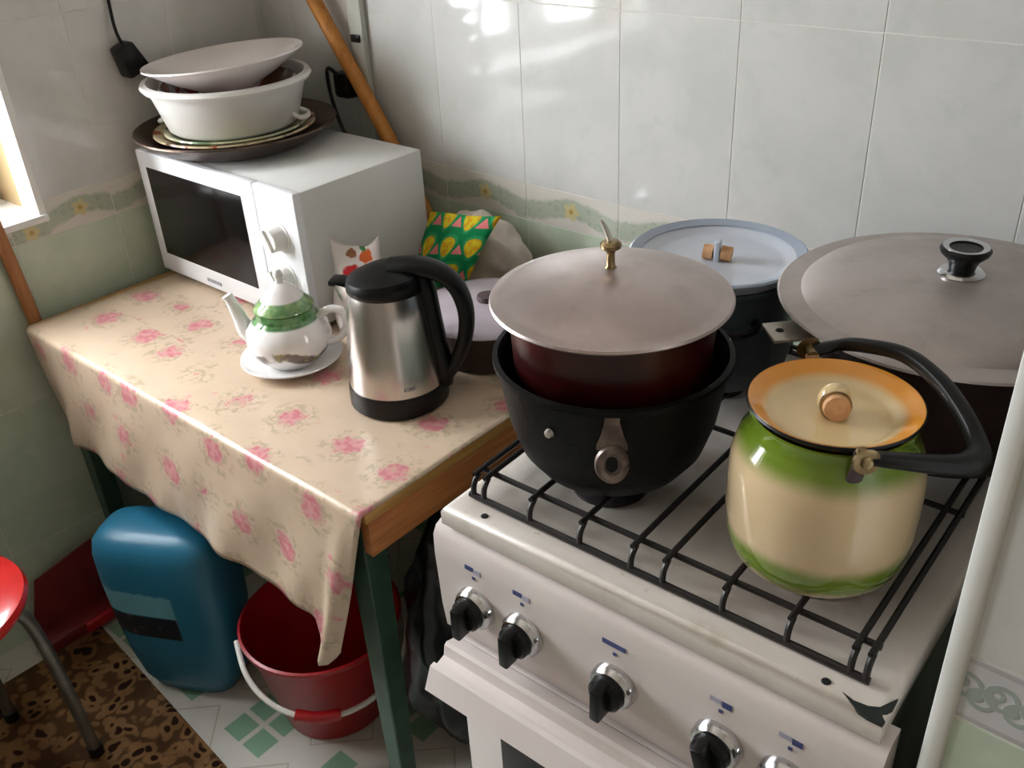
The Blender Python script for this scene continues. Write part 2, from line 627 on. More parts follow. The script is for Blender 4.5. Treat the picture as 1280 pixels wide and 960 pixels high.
def plate_mat(name, base, blot1, blot2, sc=26.0, thr=0.55):
    t = NT(name)
    o = t.obj()
    n = t.noise(o, sc, 3)
    n2 = t.noise(o, sc * 0.6, 2)
    col = t.mix(t.step(n, thr, thr + 0.06), lin(base), lin(blot1))
    col = t.mix(t.step(n2, thr + 0.03, thr + 0.09), col, lin(blot2))
    return t.fin(col, 0.15, 0, 0.5, 0.3)


M['plate_red'] = plate_mat('cream_plate_with_red_print', (206, 188, 152), (168, 78, 54), (96, 62, 44))
M['plate_green'] = plate_mat('cream_plate_with_green_edge', (206, 204, 178), (96, 122, 86), (168, 172, 138), 20, 0.5)
M['bowl_red'] = plate_mat('white_bowl_with_russet_print', (206, 196, 192), (158, 74, 58), (120, 66, 46), 22, 0.55)


def teapot_mat():
    t = NT('white_porcelain_with_leaf_print')
    o = t.obj()
    x, y, z = t.xyz(o)
    n = t.noise(o, 55, 4, 0.6)
    base = lin((236, 232, 230))
    green = t.mix(t.step(n, 0.45, 0.6), lin((104, 150, 98)), lin((70, 116, 66)))
    band = t.math('MULTIPLY', t.step(z, 0.0745, 0.0775), t.step(z, 0.098, 0.0945))
    col = t.mix(band, base, green)
    # brown sprig around the lower belly
    ang = t.math('ARCTAN2', y, x)
    spr = t.math('ABSOLUTE', t.math('SUBTRACT', z, t.math('ADD', 0.026, t.math('MULTIPLY', t.math('SINE', t.math('MULTIPLY', ang, 3.0)), 0.010))))
    sp = t.math('MULTIPLY', t.step(t.math('ADD', spr, t.math('MULTIPLY', t.math('SUBTRACT', n, 0.5), 0.02)), 0.011, 0.006), t.step(t.noise(o, 14, 2), 0.40, 0.48))
    col = t.mix(t.math('MULTIPLY', sp, 0.9), col, t.mix(t.step(n, 0.48, 0.56), lin((96, 66, 48)), lin((148, 134, 60))))
    return t.fin(col, 0.08, 0, 0.5, 0.5)


M['teapot'] = teapot_mat()


def teapot_lid_mat():
    t = NT('white_and_green_lid_print')
    o = t.obj()
    x, y, z = t.xyz(o)
    n = t.noise(o, 70, 3)
    green = t.mix(t.step(n, 0.4, 0.65), lin((150, 178, 122)), lin((98, 142, 92)))
    col = t.mix(t.step(z, 0.018, 0.015), lin((236, 230, 228)), green)
    return t.fin(col, 0.08, 0, 0.5, 0.5)


M['teapot_lid'] = teapot_lid_mat()


def packet_mat():
    t = NT('white_packet_with_fruit_print')
    o = t.obj()
    x, y, z = t.xyz(o)
    n = t.noise(o, 60, 2)

    def blob(cx, cz, r):
        a = t.math('SUBTRACT', x, cx)
        b = t.math('SUBTRACT', z, cz)
        d = t.math('SQRT', t.math('ADD', t.math('MULTIPLY', a, a), t.math('MULTIPLY', b, b)))
        return t.step(t.math('ADD', d, t.math('MULTIPLY', t.math('SUBTRACT', n, 0.5), 0.02)), r, r * 0.75)
    col = t.mix(blob(-0.008, 0.106, 0.020), lin((226, 216, 212)), lin((196, 42, 50)))
    col = t.mix(blob(0.016, 0.140, 0.013), col, lin((196, 92, 44)))
    col = t.mix(blob(-0.006, 0.142, 0.010), col, lin((150, 104, 70)))
    col = t.mix(blob(0.012, 0.152, 0.008), col, lin((76, 128, 74)))
    col = t.mix(blob(-0.018, 0.080, 0.016), col, lin((78, 150, 156)))
    return t.fin(col, 0.2)


M['packet'] = packet_mat()


def holder_mat():
    t = NT('green_fruit_print_cotton')
    uv = t.uv()
    x, y, z = t.xyz(uv)

    def rows(per, ox, oy, stag):
        r = t.math('FLOOR', t.math('DIVIDE', t.math('ADD', y, oy + 5 * per), per))
        xx = t.math('ADD', x, t.math('ADD', ox + 5 * per, t.math('MULTIPLY', r, stag)))
        fx = t.math('MULTIPLY', t.math('SUBTRACT', t.math('FRACT', t.math('DIVIDE', xx, per)), 0.5), per)
        fy = t.math('MULTIPLY', t.math('SUBTRACT', t.math('FRACT', t.math('DIVIDE', t.math('ADD', y, oy + 5 * per), per)), 0.5), per)
        return fx, fy
    per = 0.056
    fx, fy = rows(per, 0.0, 0.0, per / 2)
    # yellow fruit: egg pointing down
    wv = t.math('ADD', 0.0155, t.math('MULTIPLY', fy, 0.30))
    e = t.math('ADD', t.math('POWER', t.math('DIVIDE', t.math('ABSOLUTE', fx), wv), 2.0), t.math('POWER', t.math('DIVIDE', t.math('ABSOLUTE', fy), 0.021), 2.0))
    n = t.noise(uv, 90, 3)
    yel = t.step(e, 1.1, 0.8)
    col = lin((12, 132, 78))
    hal = t.step(t.math('ADD', e, n), 2.4, 1.9)
    col = t.mix(t.math('MULTIPLY', hal, 0.7), col, lin((54, 168, 104)))
    col = t.mix(yel, col, t.mix(t.step(n, 0.4, 0.6), lin((222, 206, 40)), lin((214, 160, 30))))
    gx, gy = rows(per, per / 2, 0.004, per / 2)
    tri = t.math('MULTIPLY', t.step(t.math('ADD', t.math('ABSOLUTE', gx), t.math('MULTIPLY', gy, 0.62)), 0.0075, 0.006), t.step(gy, -0.011, -0.009))
    col = t.mix(tri, col, lin((226, 128, 128)))
    return t.fin(col, 0.8, 0, 0.2)


M['holder'] = holder_mat()


def glass_mat():
    t = NT('clear_window_glass')
    tr = t.n('ShaderNodeBsdfTransparent')
    tr.inputs['Color'].default_value = (0.95, 0.97, 0.97, 1)
    gl = t.n('ShaderNodeBsdfGlossy')
    gl.inputs['Roughness'].default_value = 0.02
    mx = t.n('ShaderNodeMixShader')
    mx.inputs[0].default_value = 0.06
    t.link(tr.outputs[0], mx.inputs[1])
    t.link(gl.outputs[0], mx.inputs[2])
    out = [x for x in t.t.nodes if x.type == 'OUTPUT_MATERIAL'][0]
    t.link(mx.outputs[0], out.inputs['Surface'])
    return t.m


M['glass'] = glass_mat()

# ------------------------------------------------------------------ the room
XR, YF = 2.7, -3.0
struct(box('floor', (-0.2, YF - 0.1, FZ - 0.1), (XR + 0.1, 0.12, FZ), M['lino'], bevel=0))
struct(box('ceiling', (-0.2, YF - 0.1, CZ), (XR + 0.1, 0.12, CZ + 0.1), M['ceil'], bevel=0))
TH = 0.006      # tile thickness; tile faces lie in the wall planes x=0, y=0
wall_back = struct(box('wall_back', (-0.2, TH - 0.0053, FZ), (XR, 0.12, CZ), M['grout'], bevel=0))
bm = bmesh.new()
for a, b in [((-0.2, YF, FZ), (-TH + 0.0053, WY0, CZ)), ((-0.2, WY1, FZ), (-TH + 0.0053, TH - 0.0053, CZ)),
             ((-0.2, WY0, FZ), (-TH + 0.0053, WY1, WZ0)), ((-0.2, WY0, WZ1), (-TH + 0.0053, WY1, CZ))]:
    addbox(bm, a, b)
wall_left = struct(finish(bm, 'wall_left', M['grout'], smooth=False))
struct(box('wall_front', (-0.2, YF - 0.1, FZ), (XR + 0.1, YF, CZ), M['paint_wall'], bevel=0))
struct(box('wall_outer', (XR, YF, FZ), (XR + 0.1, 0.12, CZ), M['paint_wall'], bevel=0))
PX, PY = 1.655, -0.65      # free end of the short partition wall and its front plane
wall_right = struct(box('wall_right', (PX + 0.004, PY + TH - 0.0053, FZ), (XR, PY + 0.13, CZ), M['grout'], bevel=0))

ROWS = [(FZ, 0.285, 'g'), (0.285, 0.585, 'g'), (0.585, 0.885, 'g'), (0.885, 0.9523, 'b'), (0.9523, 1.256, 'w'), (1.256, 1.56, 'w'),
        (1.56, 1.864, 'w'), (1.864, 2.168, 'w'), (2.168, 2.472, 'w'), (2.472, CZ, 'w')]
TILES = {}
G = 0.0008   # half joint


def tile_mesh(wd, ht, kind, print_mat):
    key = (round(wd, 4), round(ht, 4), kind, print_mat)
    if key not in TILES:
        bm = bmesh.new()
        b = 0.0006
        hw, hh = wd / 2 - G, ht / 2 - G
        vs = [[bm.verts.new((sx * (hw - i), y, sz * (hh - i))) for sx, sz in ((-1, -1), (1, -1), (1, 1), (-1, 1))]
              for y, i in ((TH, 0.0), (b, 0.0), (0.0, b))]
        for a, c in zip(vs, vs[1:]):
            for k in range(4):
                bm.faces.new((a[k], a[(k + 1) % 4], c[(k + 1) % 4], c[k]))
        bm.faces.new(vs[2])
        o = finish(bm, 'tile', M[{'g': 'tile_green', 'w': 'tile_white', 'b': print_mat}[kind]], smooth=False)
        TILES[key] = o.data
        bpy.data.objects.remove(o)
    return TILES[key]


def lay(parent, u0, u1, v0, v1, kind, place, rotz, print_mat='border'):
    o = bpy.data.objects.new('border_tile' if kind == 'b' else 'tile', tile_mesh(u1 - u0, v1 - v0, kind, print_mat))
    COL.objects.link(o)
    o.parent = parent
    o.location = place((u0 + u1) / 2, (v0 + v1) / 2)
    o.rotation_euler = (0, 0, rotz)


def cuts(a, b, start, stp):
    k = math.floor((a - start) / stp) + 1
    xs = [a]
    while start + k * stp < b - 1e-6:
        xs.append(start + k * stp)
        k += 1
    return [(p, q) for p, q in zip(xs, xs[1:] + [b]) if q - p > 0.012]


for u0, u1 in cuts(0.0, 2.3, 0.0984, 0.2):
    for v0, v1, k in ROWS:
        lay(wall_back, u0, u1, v0, v1, k, lambda u, v: (u, 0.0, v), 0.0)
for u0, u1 in cuts(YF + 0.2, 0.0, -0.02, 0.2):
    for v0, v1, k in ROWS:
        parts = [(u0, u1, v0, v1)]
        if u1 > WY0 and u0 < WY1 and v1 > WZ0 and v0 < WZ1:
            parts = []
            if u0 < WY0:
                parts.append((u0, WY0, v0, v1))
            if u1 > WY1:
                parts.append((WY1, u1, v0, v1))
            a, b = max(u0, WY0), min(u1, WY1)
            if v0 < WZ0:
                parts.append((a, b, v0, WZ0))
            if v1 > WZ1:
                parts.append((a, b, WZ1, v1))
        for p in parts:
            if p[1] - p[0] > 0.012 and p[3] - p[2] > 0.012:
                lay(wall_left, *p, k, lambda u, v: (0.0, u, v), PI / 2)
for u0, u1 in cuts(PX + 0.015, XR, PX + 0.202, 0.2):
    for v0, v1, k in ROWS:
        lay(wall_right, u0, u1, v0, v1, k, lambda u, v: (u, PY, v), 0.0, 'scroll')
struct(box('trim_1', (PX - 0.001, PY - 0.003, FZ), (PX + 0.0145, PY + 0.13, CZ), M['white_pvc'], bevel=0.0025))

# window in the left wall
win = bpy.data.objects.new('window_1', None)
COL.objects.link(win)
win.location = (0, (WY0 + WY1) / 2, WZ0)
struct(win)
inv = Matrix.Translation(-Vector(win.location))


def wpart(name, boxes, mat, bevel=0.003):
    bm = bmesh.new()
    for a, b in boxes:
        addbox(bm, a, b, bevel)
    bmesh.ops.transform(bm, matrix=inv, verts=bm.verts)
    return finish(bm, name, mat, win)


T = 0.012
wpart('reveal', [((-0.195, WY0, WZ0), (-0.062, WY0 + T, WZ1)), ((-0.195, WY1 - T, WZ0), (-0.062, WY1, WZ1)),
                 ((-0.195, WY0, WZ1 - T), (-0.062, WY1, WZ1))], M['cream_paint'], 0)
wpart('corner_trim', [((-0.062, WY0, WZ0 + 0.01), (0.006, WY0 + 0.014, WZ1)), ((-0.062, WY1 - 0.014, WZ0 + 0.01), (0.006, WY1, WZ1)),
                      ((-0.062, WY0, WZ1 - 0.014), (0.006, WY1, WZ1))], M['white_pvc'], 0.002)
wpart('sill', [((-0.195, WY0, WZ0), (0.012, WY1, WZ0 + 0.014))], M['white_pvc'], 0.003)
fx0, fx1 = -0.2, -0.15
zz0, zz1 = WZ0 + 0.014, WZ1 - T
PANES = ((-1.385, -1.11), (-0.97, -0.70))
bx = [((fx0, WY0 + T, zz0), (fx1, PANES[0][0], zz1)), ((fx0, PANES[0][1], zz0 + 0.055), (fx1, PANES[1][0], zz1 - 0.055)), ((fx0, PANES[1][1], zz0), (fx1, WY1 - T, zz1)),
      ((fx0, PANES[0][0], zz0), (fx1, PANES[1][1], zz0 + 0.055)), ((fx0, PANES[0][0], zz1 - 0.055), (fx1, PANES[1][1], zz1))]
wpart('window_frame', bx, M['white_pvc'])
for a, b in PANES:
    wpart('pane', [((-0.178, a - 0.004, zz0 + 0.05), (-0.174, b + 0.004, zz1 - 0.05))], M['glass'], 0)

# ------------------------------------------------------------------ table and oilcloth
TZ = 0.75
TX0, TX1, TY0, TY1 = 0.03, 0.96, -0.655, -0.05
tb = thing('kitchen_table', 'wooden kitchen table with dark green legs and orange brown apron under a floral cloth', 'table', (0.5, -0.35, FZ))
ti = Matrix.Translation(-Vector(tb.location))


def tpart(name, a, b, mat, bevel=0.002):
    bm = bmesh.new()
    addbox(bm, a, b, bevel)
    bmesh.ops.transform(bm, matrix=ti, verts=bm.verts)
    return finish(bm, name, mat, tb)


tpart('tabletop', (TX0, TY0, 0.730), (TX1, TY1, 0.748), M['top_wood'])
tpart('apron', (TX1 - 0.021, TY0 + 0.006, 0.670), (TX1 - 0.003, TY1 - 0.006, 0.7295), M['table_wood'])
tpart('apron', (TX0 + 0.004, TY0 + 0.05, 0.672), (TX0 + 0.022, TY1 - 0.05, 0.7295), M['table_wood'])
tpart('apron', (TX0 + 0.05, TY0 + 0.004, 0.672), (TX1 - 0.065, TY0 + 0.022, 0.7295), M['table_wood'])
tpart('apron', (TX0 + 0.05, TY1 - 0.022, 0.672), (TX1 - 0.05, TY1 - 0.004, 0.7295), M['table_wood'])
for lx in (TX0 + 0.044, TX1 - 0.0425):
    for ly in (TY0 + 0.027, TY1 - 0.027):
        bm = bmesh.new()
        h0, h1 = 0.015, 0.0205
        addbox(bm, (lx - h1, ly - h1, FZ), (lx + h1, ly + h1, 0.7295))
        for v in bm.verts:
            if v.co.z < 0.3:
                v.co.x = lx + math.copysign(h0, v.co.x - lx)
                v.co.y = ly + math.copysign(h0, v.co.y - ly)
        bmesh.ops.bevel(bm, geom=list(bm.edges), offset=0.002, segments=1, affect='EDGES')
        bmesh.ops.transform(bm, matrix=ti, verts=bm.verts)
        finish(bm, 'leg', M['green_paint'], tb)


def interp(tab, x):
    if x <= tab[0][0]:
        return tab[0][1]
    for (a, fa), (b, fb) in zip(tab, tab[1:]):
        if x <= b:
            return fa + (fb - fa) * (x - a) / (b - a)
    return tab[-1][1]


def make_cloth():
    bm = bmesh.new()
    uvl = bm.loops.layers.uv.new('UVMap')
    NU, NT_, NH = 90, 26, 26
    # lower edge of the hanging front: u -> (x, z)
    lowx = [(0.0, 0.045), (0.08, 0.10), (0.5, 0.47), (0.85, 0.785), (0.92, 0.832), (0.945, 0.838), (0.97, 0.858), (1.0, 0.882)]
    lowz = [(0.0, 0.492), (0.06, 0.508), (0.13, 0.534), (0.25, 0.525), (0.5, 0.515), (0.85, 0.507), (0.91, 0.502), (0.93, 0.455), (0.95, 0.444), (0.98, 0.446), (1.0, 0.470)]
    grid = []
    uvs = []
    for i in range(NU + 1):
        u = i / NU
        col, cu = [], []
        xt = 0.043 + (0.9635 - 0.043) * u
        for j in range(NT_ + 1):
            t = j / NT_
            y = -0.055 + (-0.657 + 0.055) * t
            xs = 0.043 + 0.034 * (1 - t) + (0.9635 - 0.043 - 0.034 * (1 - t)) * u
            zz = 0.7502 + 0.0006 * math.sin(23 * xs + 9 * y) * math.sin(17 * y)
            col.append((xs, y, zz))
            cu.append((xs, -y))
        for k in range(1, 5):      # rounded edge
            a = k / 4 * PI / 2
            col.append((xt, -0.657 - 0.008 * math.sin(a), 0.7502 - 0.008 + 0.008 * math.cos(a)))
            cu.append((xt, 0.657 + 0.012 * k / 4))
        xb, zb = interp(lowx, u), interp(lowz, u)
        for k in range(1, NH + 1):
            t = k / NH
            x = xt + (xb - xt) * t
            z = 0.742 + (zb - 0.742) * t
            y = -0.665 - 0.010 * t - t * 0.004 * math.sin(21 * u + 0.6) - t * 0.0035 * math.sin(34 * u + 5 * t) - t * t * 0.002 * math.sin(61 * u)
            if u < 0.11:
                y += 0.035 * (0.11 - u) / 0.11 * t
            y -= 0.022 * t * math.exp(-((u - 0.965) / 0.018) ** 2)
            col.append((x, y, z))
            cu.append((x, 0.669 + (0.742 - z)))
        grid.append([bm.verts.new(p) for p in col])
        uvs.append(cu)
    for i in range(NU):
        for j in range(len(grid[0]) - 1):
            f = bm.faces.new((grid[i][j], grid[i + 1][j], grid[i + 1][j + 1], grid[i][j + 1]))
            for l, (a, b) in zip(f.loops, ((i, j), (i + 1, j), (i + 1, j + 1), (i, j + 1))):
                l[uvl].uv = uvs[a][b]
    return bm


cl = finish(make_cloth(), 'tablecloth', M['cloth'], angle=80)
sm = cl.modifiers.new('thickness', 'SOLIDIFY')
sm.thickness = 0.0014
sm.offset = 1.0
tag(cl, 'cream oilcloth printed with pink roses hanging over the table front', 'tablecloth')

# ------------------------------------------------------------------ microwave oven
mw = thing('microwave_oven', 'white microwave oven with dark door window carrying a pile of dishes', 'microwave', (0.0447, -0.3736, TZ + 0.003))
W_, D_, H_ = 0.478, 0.294, 0.2566
box('casing', (0.002, 0.016, 0.010), (W_ - 0.002, D_, H_ - 0.002), M['mw_side'], mw, 0.004)
door = box('door', (0, 0, 0.012), (0.366, 0.018, H_), M['mw_white'], mw, 0.004)
bm = bmesh.new()
addbox(bm, (0.030, -0.0012, 0.052), (0.330, 0.004, 0.226), 0.001)
finish(bm, 'door_window', M['black_glass'], door)
for i in range(6):
    box('maker_mark', (0.160 + i * 0.008, -0.0008, 0.024), (0.1655 + i * 0.008, 0.002, 0.031), M['grey_mark'], door, 0)
pan_ = box('control_panel', (0.369, 0, 0.012), (W_, 0.018, H_), M['mw_white'], mw, 0.004)
for z in (0.172, 0.098):
    bm = bmesh.new()
    addlathe(bm, [(0, 0.026), (0.019, 0.026), (0.021, 0.023), (0.0225, 0.003), (0.028, 0.0025), (0.028, 0.0)], 32)
    addbox(bm, (-0.004, -0.02, 0.024), (0.004, 0.02, 0.031), 0.001)
    bmesh.ops.rotate(bm, matrix=Matrix.Rotation(PI / 2, 3, 'X') @ Matrix.Rotation(0.5, 3, 'Z'), verts=bm.verts, cent=(0, 0, 0))
    bmesh.ops.translate(bm, vec=(0.424, 0.001, z), verts=bm.verts)
    finish(bm, 'knob', M['white_plastic'], pan_)
for fx in (0.03, W_ - 0.03):
    for fy in (0.04, D_ - 0.04):
        lathe('foot', [(0, -0.001), (0.011, -0.001), (0.012, 0.011), (0, 0.011)], M['black_plastic'], mw, 16, cx=fx, cy=fy)
MT = TZ + 0.003 + H_ - 0.002     # top of the casing

# ------------------------------------------------------------------ dishes piled on the microwave
DX, DY = 0.192, -0.236


def rim_dish(r, h, base, t=0.004, lip=0.003):
    """profile of a dish standing on z=0: outer side up, rim, inner side down"""
    return [(0, 0), (base, 0), (base + (r - base) * 0.45, h * 0.32), (r - 0.004, h - 0.002), (r, h), (r - 0.001, h + lip), (r - 0.006, h + lip * 0.8),
            (base + (r - base) * 0.45 - t * 0.4, h * 0.32 + t), (base - 0.002, t), (0, t)]


o = lathe('metal_tray', rim_dish(0.187, 0.036, 0.125), M['dark_metal'], loc=(DX, DY, MT + 0.0022), segs=64)
tag(o, 'large round dark metal tray lying on the microwave under the plates', 'tray')
o = lathe('dinner_plate', rim_dish(0.150, 0.026, 0.085), M['plate_red'], loc=(DX - 0.008, DY + 0.002, MT + 0.0067), segs=56)
tag(o, 'cream plate with red print resting in the dark metal tray', 'plate')
o = lathe('soup_plate', rim_dish(0.132, 0.024, 0.078), M['plate_green'], loc=(DX - 0.006, DY + 0.003, MT + 0.0110), segs=56)
tag(o, 'cream soup plate with green edge directly under the white basin', 'plate')
BZ = MT + 0.0345
bs = thing('plastic_basin', 'white plastic basin with side grips standing on the stacked plates', 'basin', (DX - 0.010, DY + 0.004, BZ))
lathe('basin_body', [(0, 0), (0.112, 0), (0.120, 0.006), (0.142, 0.076), (0.151, 0.078), (0.155, 0.084), (0.152, 0.090), (0.143, 0.091), (0.138, 0.086),
                     (0.117, 0.012), (0.110, 0.005), (0, 0.005)], M['white_plastic'], bs, 64)
for a in (math.radians(215), math.radians(35)):
    ca, sa = math.cos(a), math.sin(a)
    pts = [(0.118 * math.cos(a + q) + 0.0, 0.118 * math.sin(a + q), z) for q, z in ((-0.16, 0.022),)]
    P = []
    for q, rr, z in ((-0.17, 0.124, 0.020), (-0.15, 0.138, 0.014), (0.0, 0.142, 0.012), (0.15, 0.138, 0.014), (0.17, 0.124, 0.020)):
        P.append((rr * math.cos(a + q), rr * math.sin(a + q), z))
    tube('grip', P, 0.0045, M['white_plastic'], bs, 8, 5)
o = lathe('salad_bowl', [(0, 0), (0.06, 0), (0.066, 0.004), (0.104, 0.040), (0.122, 0.071), (0.1245, 0.074), (0.121, 0.075), (0.101, 0.044), (0.06, 0.008), (0, 0.008)],
          M['bowl_red'], loc=(DX - 0.012, DY + 0.006, BZ + 0.0055), segs=56)
tag(o, 'russet patterned bowl nested inside the white basin', 'bowl')
bm = bmesh.new()
addlathe(bm, [(0, 0), (0.05, 0), (0.056, 0.004), (0.098, 0.024), (0.140, 0.050), (0.146, 0.054), (0.1455, 0.057), (0.138, 0.056), (0.094, 0.029), (0.05, 0.008), (0, 0.008)], 64)
bmesh.ops.rotate(bm, matrix=Matrix.Rotation(math.radians(4.5), 3, Vector((0.45, -0.9, 0))), verts=bm.verts, cent=(0, 0, 0))
o = finish(bm, 'serving_bowl', M['pink_porcelain'], loc=(DX + 0.004, DY + 0.0, BZ + 0.0700))
tag(o, 'wide shallow pale bowl tilted on top of the white basin', 'bowl')

# ------------------------------------------------------------------ teapot on its saucer
o = lathe('saucer', [(0, 0), (0.046, 0), (0.05, 0.003), (0.080, 0.013), (0.084, 0.016), (0.083, 0.018), (0.076, 0.016), (0.048, 0.007), (0, 0.006)],
          M['porcelain'], loc=(0.562, -0.455, TZ + 0.0025), segs=48)
tag(o, 'white saucer under the porcelain teapot on the floral cloth', 'saucer')
tp = thing('teapot', 'small white porcelain teapot with green band and leaf print on a saucer', 'teapot', (0.563, -0.454, TZ + 0.0095), math.radians(38))
tp.scale = (1.06, 1.06, 1.0)
lathe('teapot_body', [(0, 0), (0.040, 0), (0.043, 0.003), (0.058, 0.020), (0.0655, 0.042), (0.062, 0.062), (0.052, 0.075), (0.045, 0.082), (0.0445, 0.094), (0.041, 0.096), (0.040, 0.09), (0, 0.09)],
      M['teapot'], tp, 48)
tl = lathe('lid', [(0, 0.042), (0.010, 0.040), (0.022, 0.030), (0.036, 0.012), (0.045, 0.003), (0.0455, 0.0), (0.038, 0.0), (0, 0.0)], M['teapot_lid'], tp, 40)
tl.location = (0, 0, 0.0965)
lathe('lid_knob', [(0, 0.024), (0.004, 0.023), (0.007, 0.018), (0.0075, 0.013), (0.005, 0.006), (0.006, 0.0), (0, 0.0)], M['porcelain'], tl, 20).location = (0, 0, 0.040)
tube('spout', [(-0.050, 0, 0.038), (-0.064, 0, 0.054), (-0.071, 0, 0.078), (-0.079, 0, 0.106), (-0.084, 0, 0.117)], [0.017, 0.0145, 0.011, 0.0085, 0.009], M['porcelain'], tp, 14, 6)
tube('handle', [(0.050, 0, 0.074), (0.068, 0, 0.088), (0.088, 0, 0.084), (0.094, 0, 0.062), (0.082, 0, 0.040), (0.066, 0, 0.030), (0.056, 0, 0.032)], [0.006, 0.0065, 0.007, 0.0065, 0.0055, 0.005, 0.006], M['porcelain'], tp, 12, 6)

# ------------------------------------------------------------------ electric kettle
ek = thing('electric_kettle', 'brushed steel electric kettle with black handle and base beside the teapot', 'kettle', (0.787, -0.424, TZ + 0.0025), math.radians(28))
lathe('base', [(0, 0), (0.073, 0), (0.076, 0.003), (0.076, 0.024), (0.0745, 0.034), (0, 0.034)], M['black_plastic'], ek, 56)
lathe('body', [(0, 0.034), (0.0735, 0.034), (0.0735, 0.040), (0.0695, 0.09), (0.063, 0.15), (0.0575, 0.186), (0.0565, 0.188), (0, 0.188)], M['steel'], ek, 64)
# collar and lid (black, slightly domed and tilted towards the spout)
bm = bmesh.new()
addlathe(bm, [(0.0575, 0.184), (0.0590, 0.186), (0.0592, 0.198), (0.056, 0.206), (0.040, 0.213), (0.018, 0.217), (0, 0.218), ], 48)
for v in bm.verts:
    if v.co.z > 0.19:
        v.co.z += (v.co.x) * 0.10
finish(bm, 'lid', M['black_plastic'], ek)
# handle: strap along the back of the body plus the outer loop
bm = bmesh.new()
addtube(bm, [(0.010, 0, 0.213), (0.045, 0, 0.218), (0.078, 0, 0.213), (0.104, 0, 0.192), (0.116, 0, 0.156), (0.114, 0, 0.118), (0.102, 0, 0.082), (0.088, 0, 0.056), (0.078, 0, 0.040)],
        [0.022, 0.021, 0.019, 0.0175, 0.0165, 0.016, 0.015, 0.014, 0.013], 14, 6, 0.72, ref=None)
addtube(bm, [(0.050, 0, 0.206), (0.060, 0, 0.190), (0.0655, 0, 0.150), (0.0715, 0, 0.10), (0.078, 0, 0.055), (0.076, 0, 0.030)], [0.016, 0.016, 0.015, 0.0145, 0.015, 0.014], 12, 5, 0.8)
finish(bm, 'handle', M['black_plastic'], ek)
# spout lip
bm = bmesh.new()
sec = []
for z, x0, wd in ((0.120, -0.064, 0.004), (0.150, -0.072, 0.013), (0.180, -0.082, 0.020), (0.190, -0.086, 0.021)):
    xi = -0.045
    sec.append([bm.verts.new(p) for p in ((xi, -wd - 0.006, z), (x0 + 0.012, -wd * 0.7, z), (x0, 0, z), (x0 + 0.012, wd * 0.7, z), (xi, wd + 0.006, z))])
for a, b in zip(sec, sec[1:]):
    for k in range(4):
        bm.faces.new((a[k], a[k + 1], b[k + 1], b[k]))
finish(bm, 'spout', M['steel'], ek, angle=60)
box('spout_cover', (-0.085, -0.014, 0.186), (-0.045, 0.014, 0.194), M['black_plastic'], ek, 0.002)
for i in range(5):
    a = math.radians(-62 + i * 3.0)
    r_ = 0.0738
    o = box('maker_mark', (-0.0012, -0.0008, 0.0), (0.0012, 0.0, 0.005), M['grey_mark'], ek, 0)
    o.location = (0.0732 * math.cos(a), 0.0732 * math.sin(a), 0.047)
    o.rotation_euler = (math.radians(-4), 0, a + PI / 2)

# ------------------------------------------------------------------ packet, cloth bundle, fruit print potholder
pk = bmesh.new()
NX, NZ = 14, 16
rows_ = []
for k in range(NZ + 1):
    t = k / NZ
    z = 0.162 * t
    wd = 0.050 * (1 - 0.12 * t) + 0.004 * math.sin(6 * t)
    th = 0.026 * (1 - t) ** 0.7 + 0.0015
    ring = []
    for i in range(NX * 2):
        a = PI * i / NX
        c, s_ = math.cos(a), math.sin(a)
        zz = z + (0.020 * abs(c) ** 3 - 0.008) * t ** 4
        ring.append(pk.verts.new((wd * math.copysign(abs(c) ** 0.8, c), th * math.copysign(abs(s_) ** 0.9, s_) + 0.003 * math.sin(9 * t + 4 * c), zz)))
    rows_.append(ring)
for a, b in zip(rows_, rows_[1:]):
    for i in range(NX * 2):
        j = (i + 1) % (NX * 2)
        pk.faces.new((a[i], a[j], b[j], b[i]))
pk.faces.new(rows_[0][::-1])
pk.faces.new(rows_[-1])
o = finish(pk, 'food_packet', M['packet'], loc=(0.572, -0.300, TZ + 0.0025), rotz=math.radians(34))
tag(o, 'white packet printed with red fruit standing behind the steel kettle', 'packet')


def blobby(name, rx, ry, rz, amp, seed, mat, loc, rotz=0.0, sub=4):
    from mathutils import noise
    bm = bmesh.new()
    bmesh.ops.create_icosphere(bm, subdivisions=sub, radius=1.0)
    for v in bm.verts:
        n = v.co.normalized()
        d = 1 + amp * noise.noise(n * 2.2 + Vector((seed, 0, 0))) + amp * 0.5 * noise.noise(n * 5 + Vector((0, seed, 0)))
        z = n.z * d
        v.co = Vector((n.x * rx * d, n.y * ry * d, rz + rz * max(z, -0.96)))
    zmin = min(v.co.z for v in bm.verts)
    for v in bm.verts:
        v.co.z -= zmin
    return finish(bm, name, mat, loc=loc, rotz=rotz, angle=180)


o = blobby('cloth_bundle', 0.100, 0.040, 0.078, 0.22, 3.1, M['white_cloth'], (0.642, -0.070, TZ + 0.002), 0.1)
tag(o, 'crumpled off white cloth bundle by the tiled wall under the potholder', 'cloth')

bm = bmesh.new()
uvl = bm.loops.layers.uv.new('UVMap')
N = 14
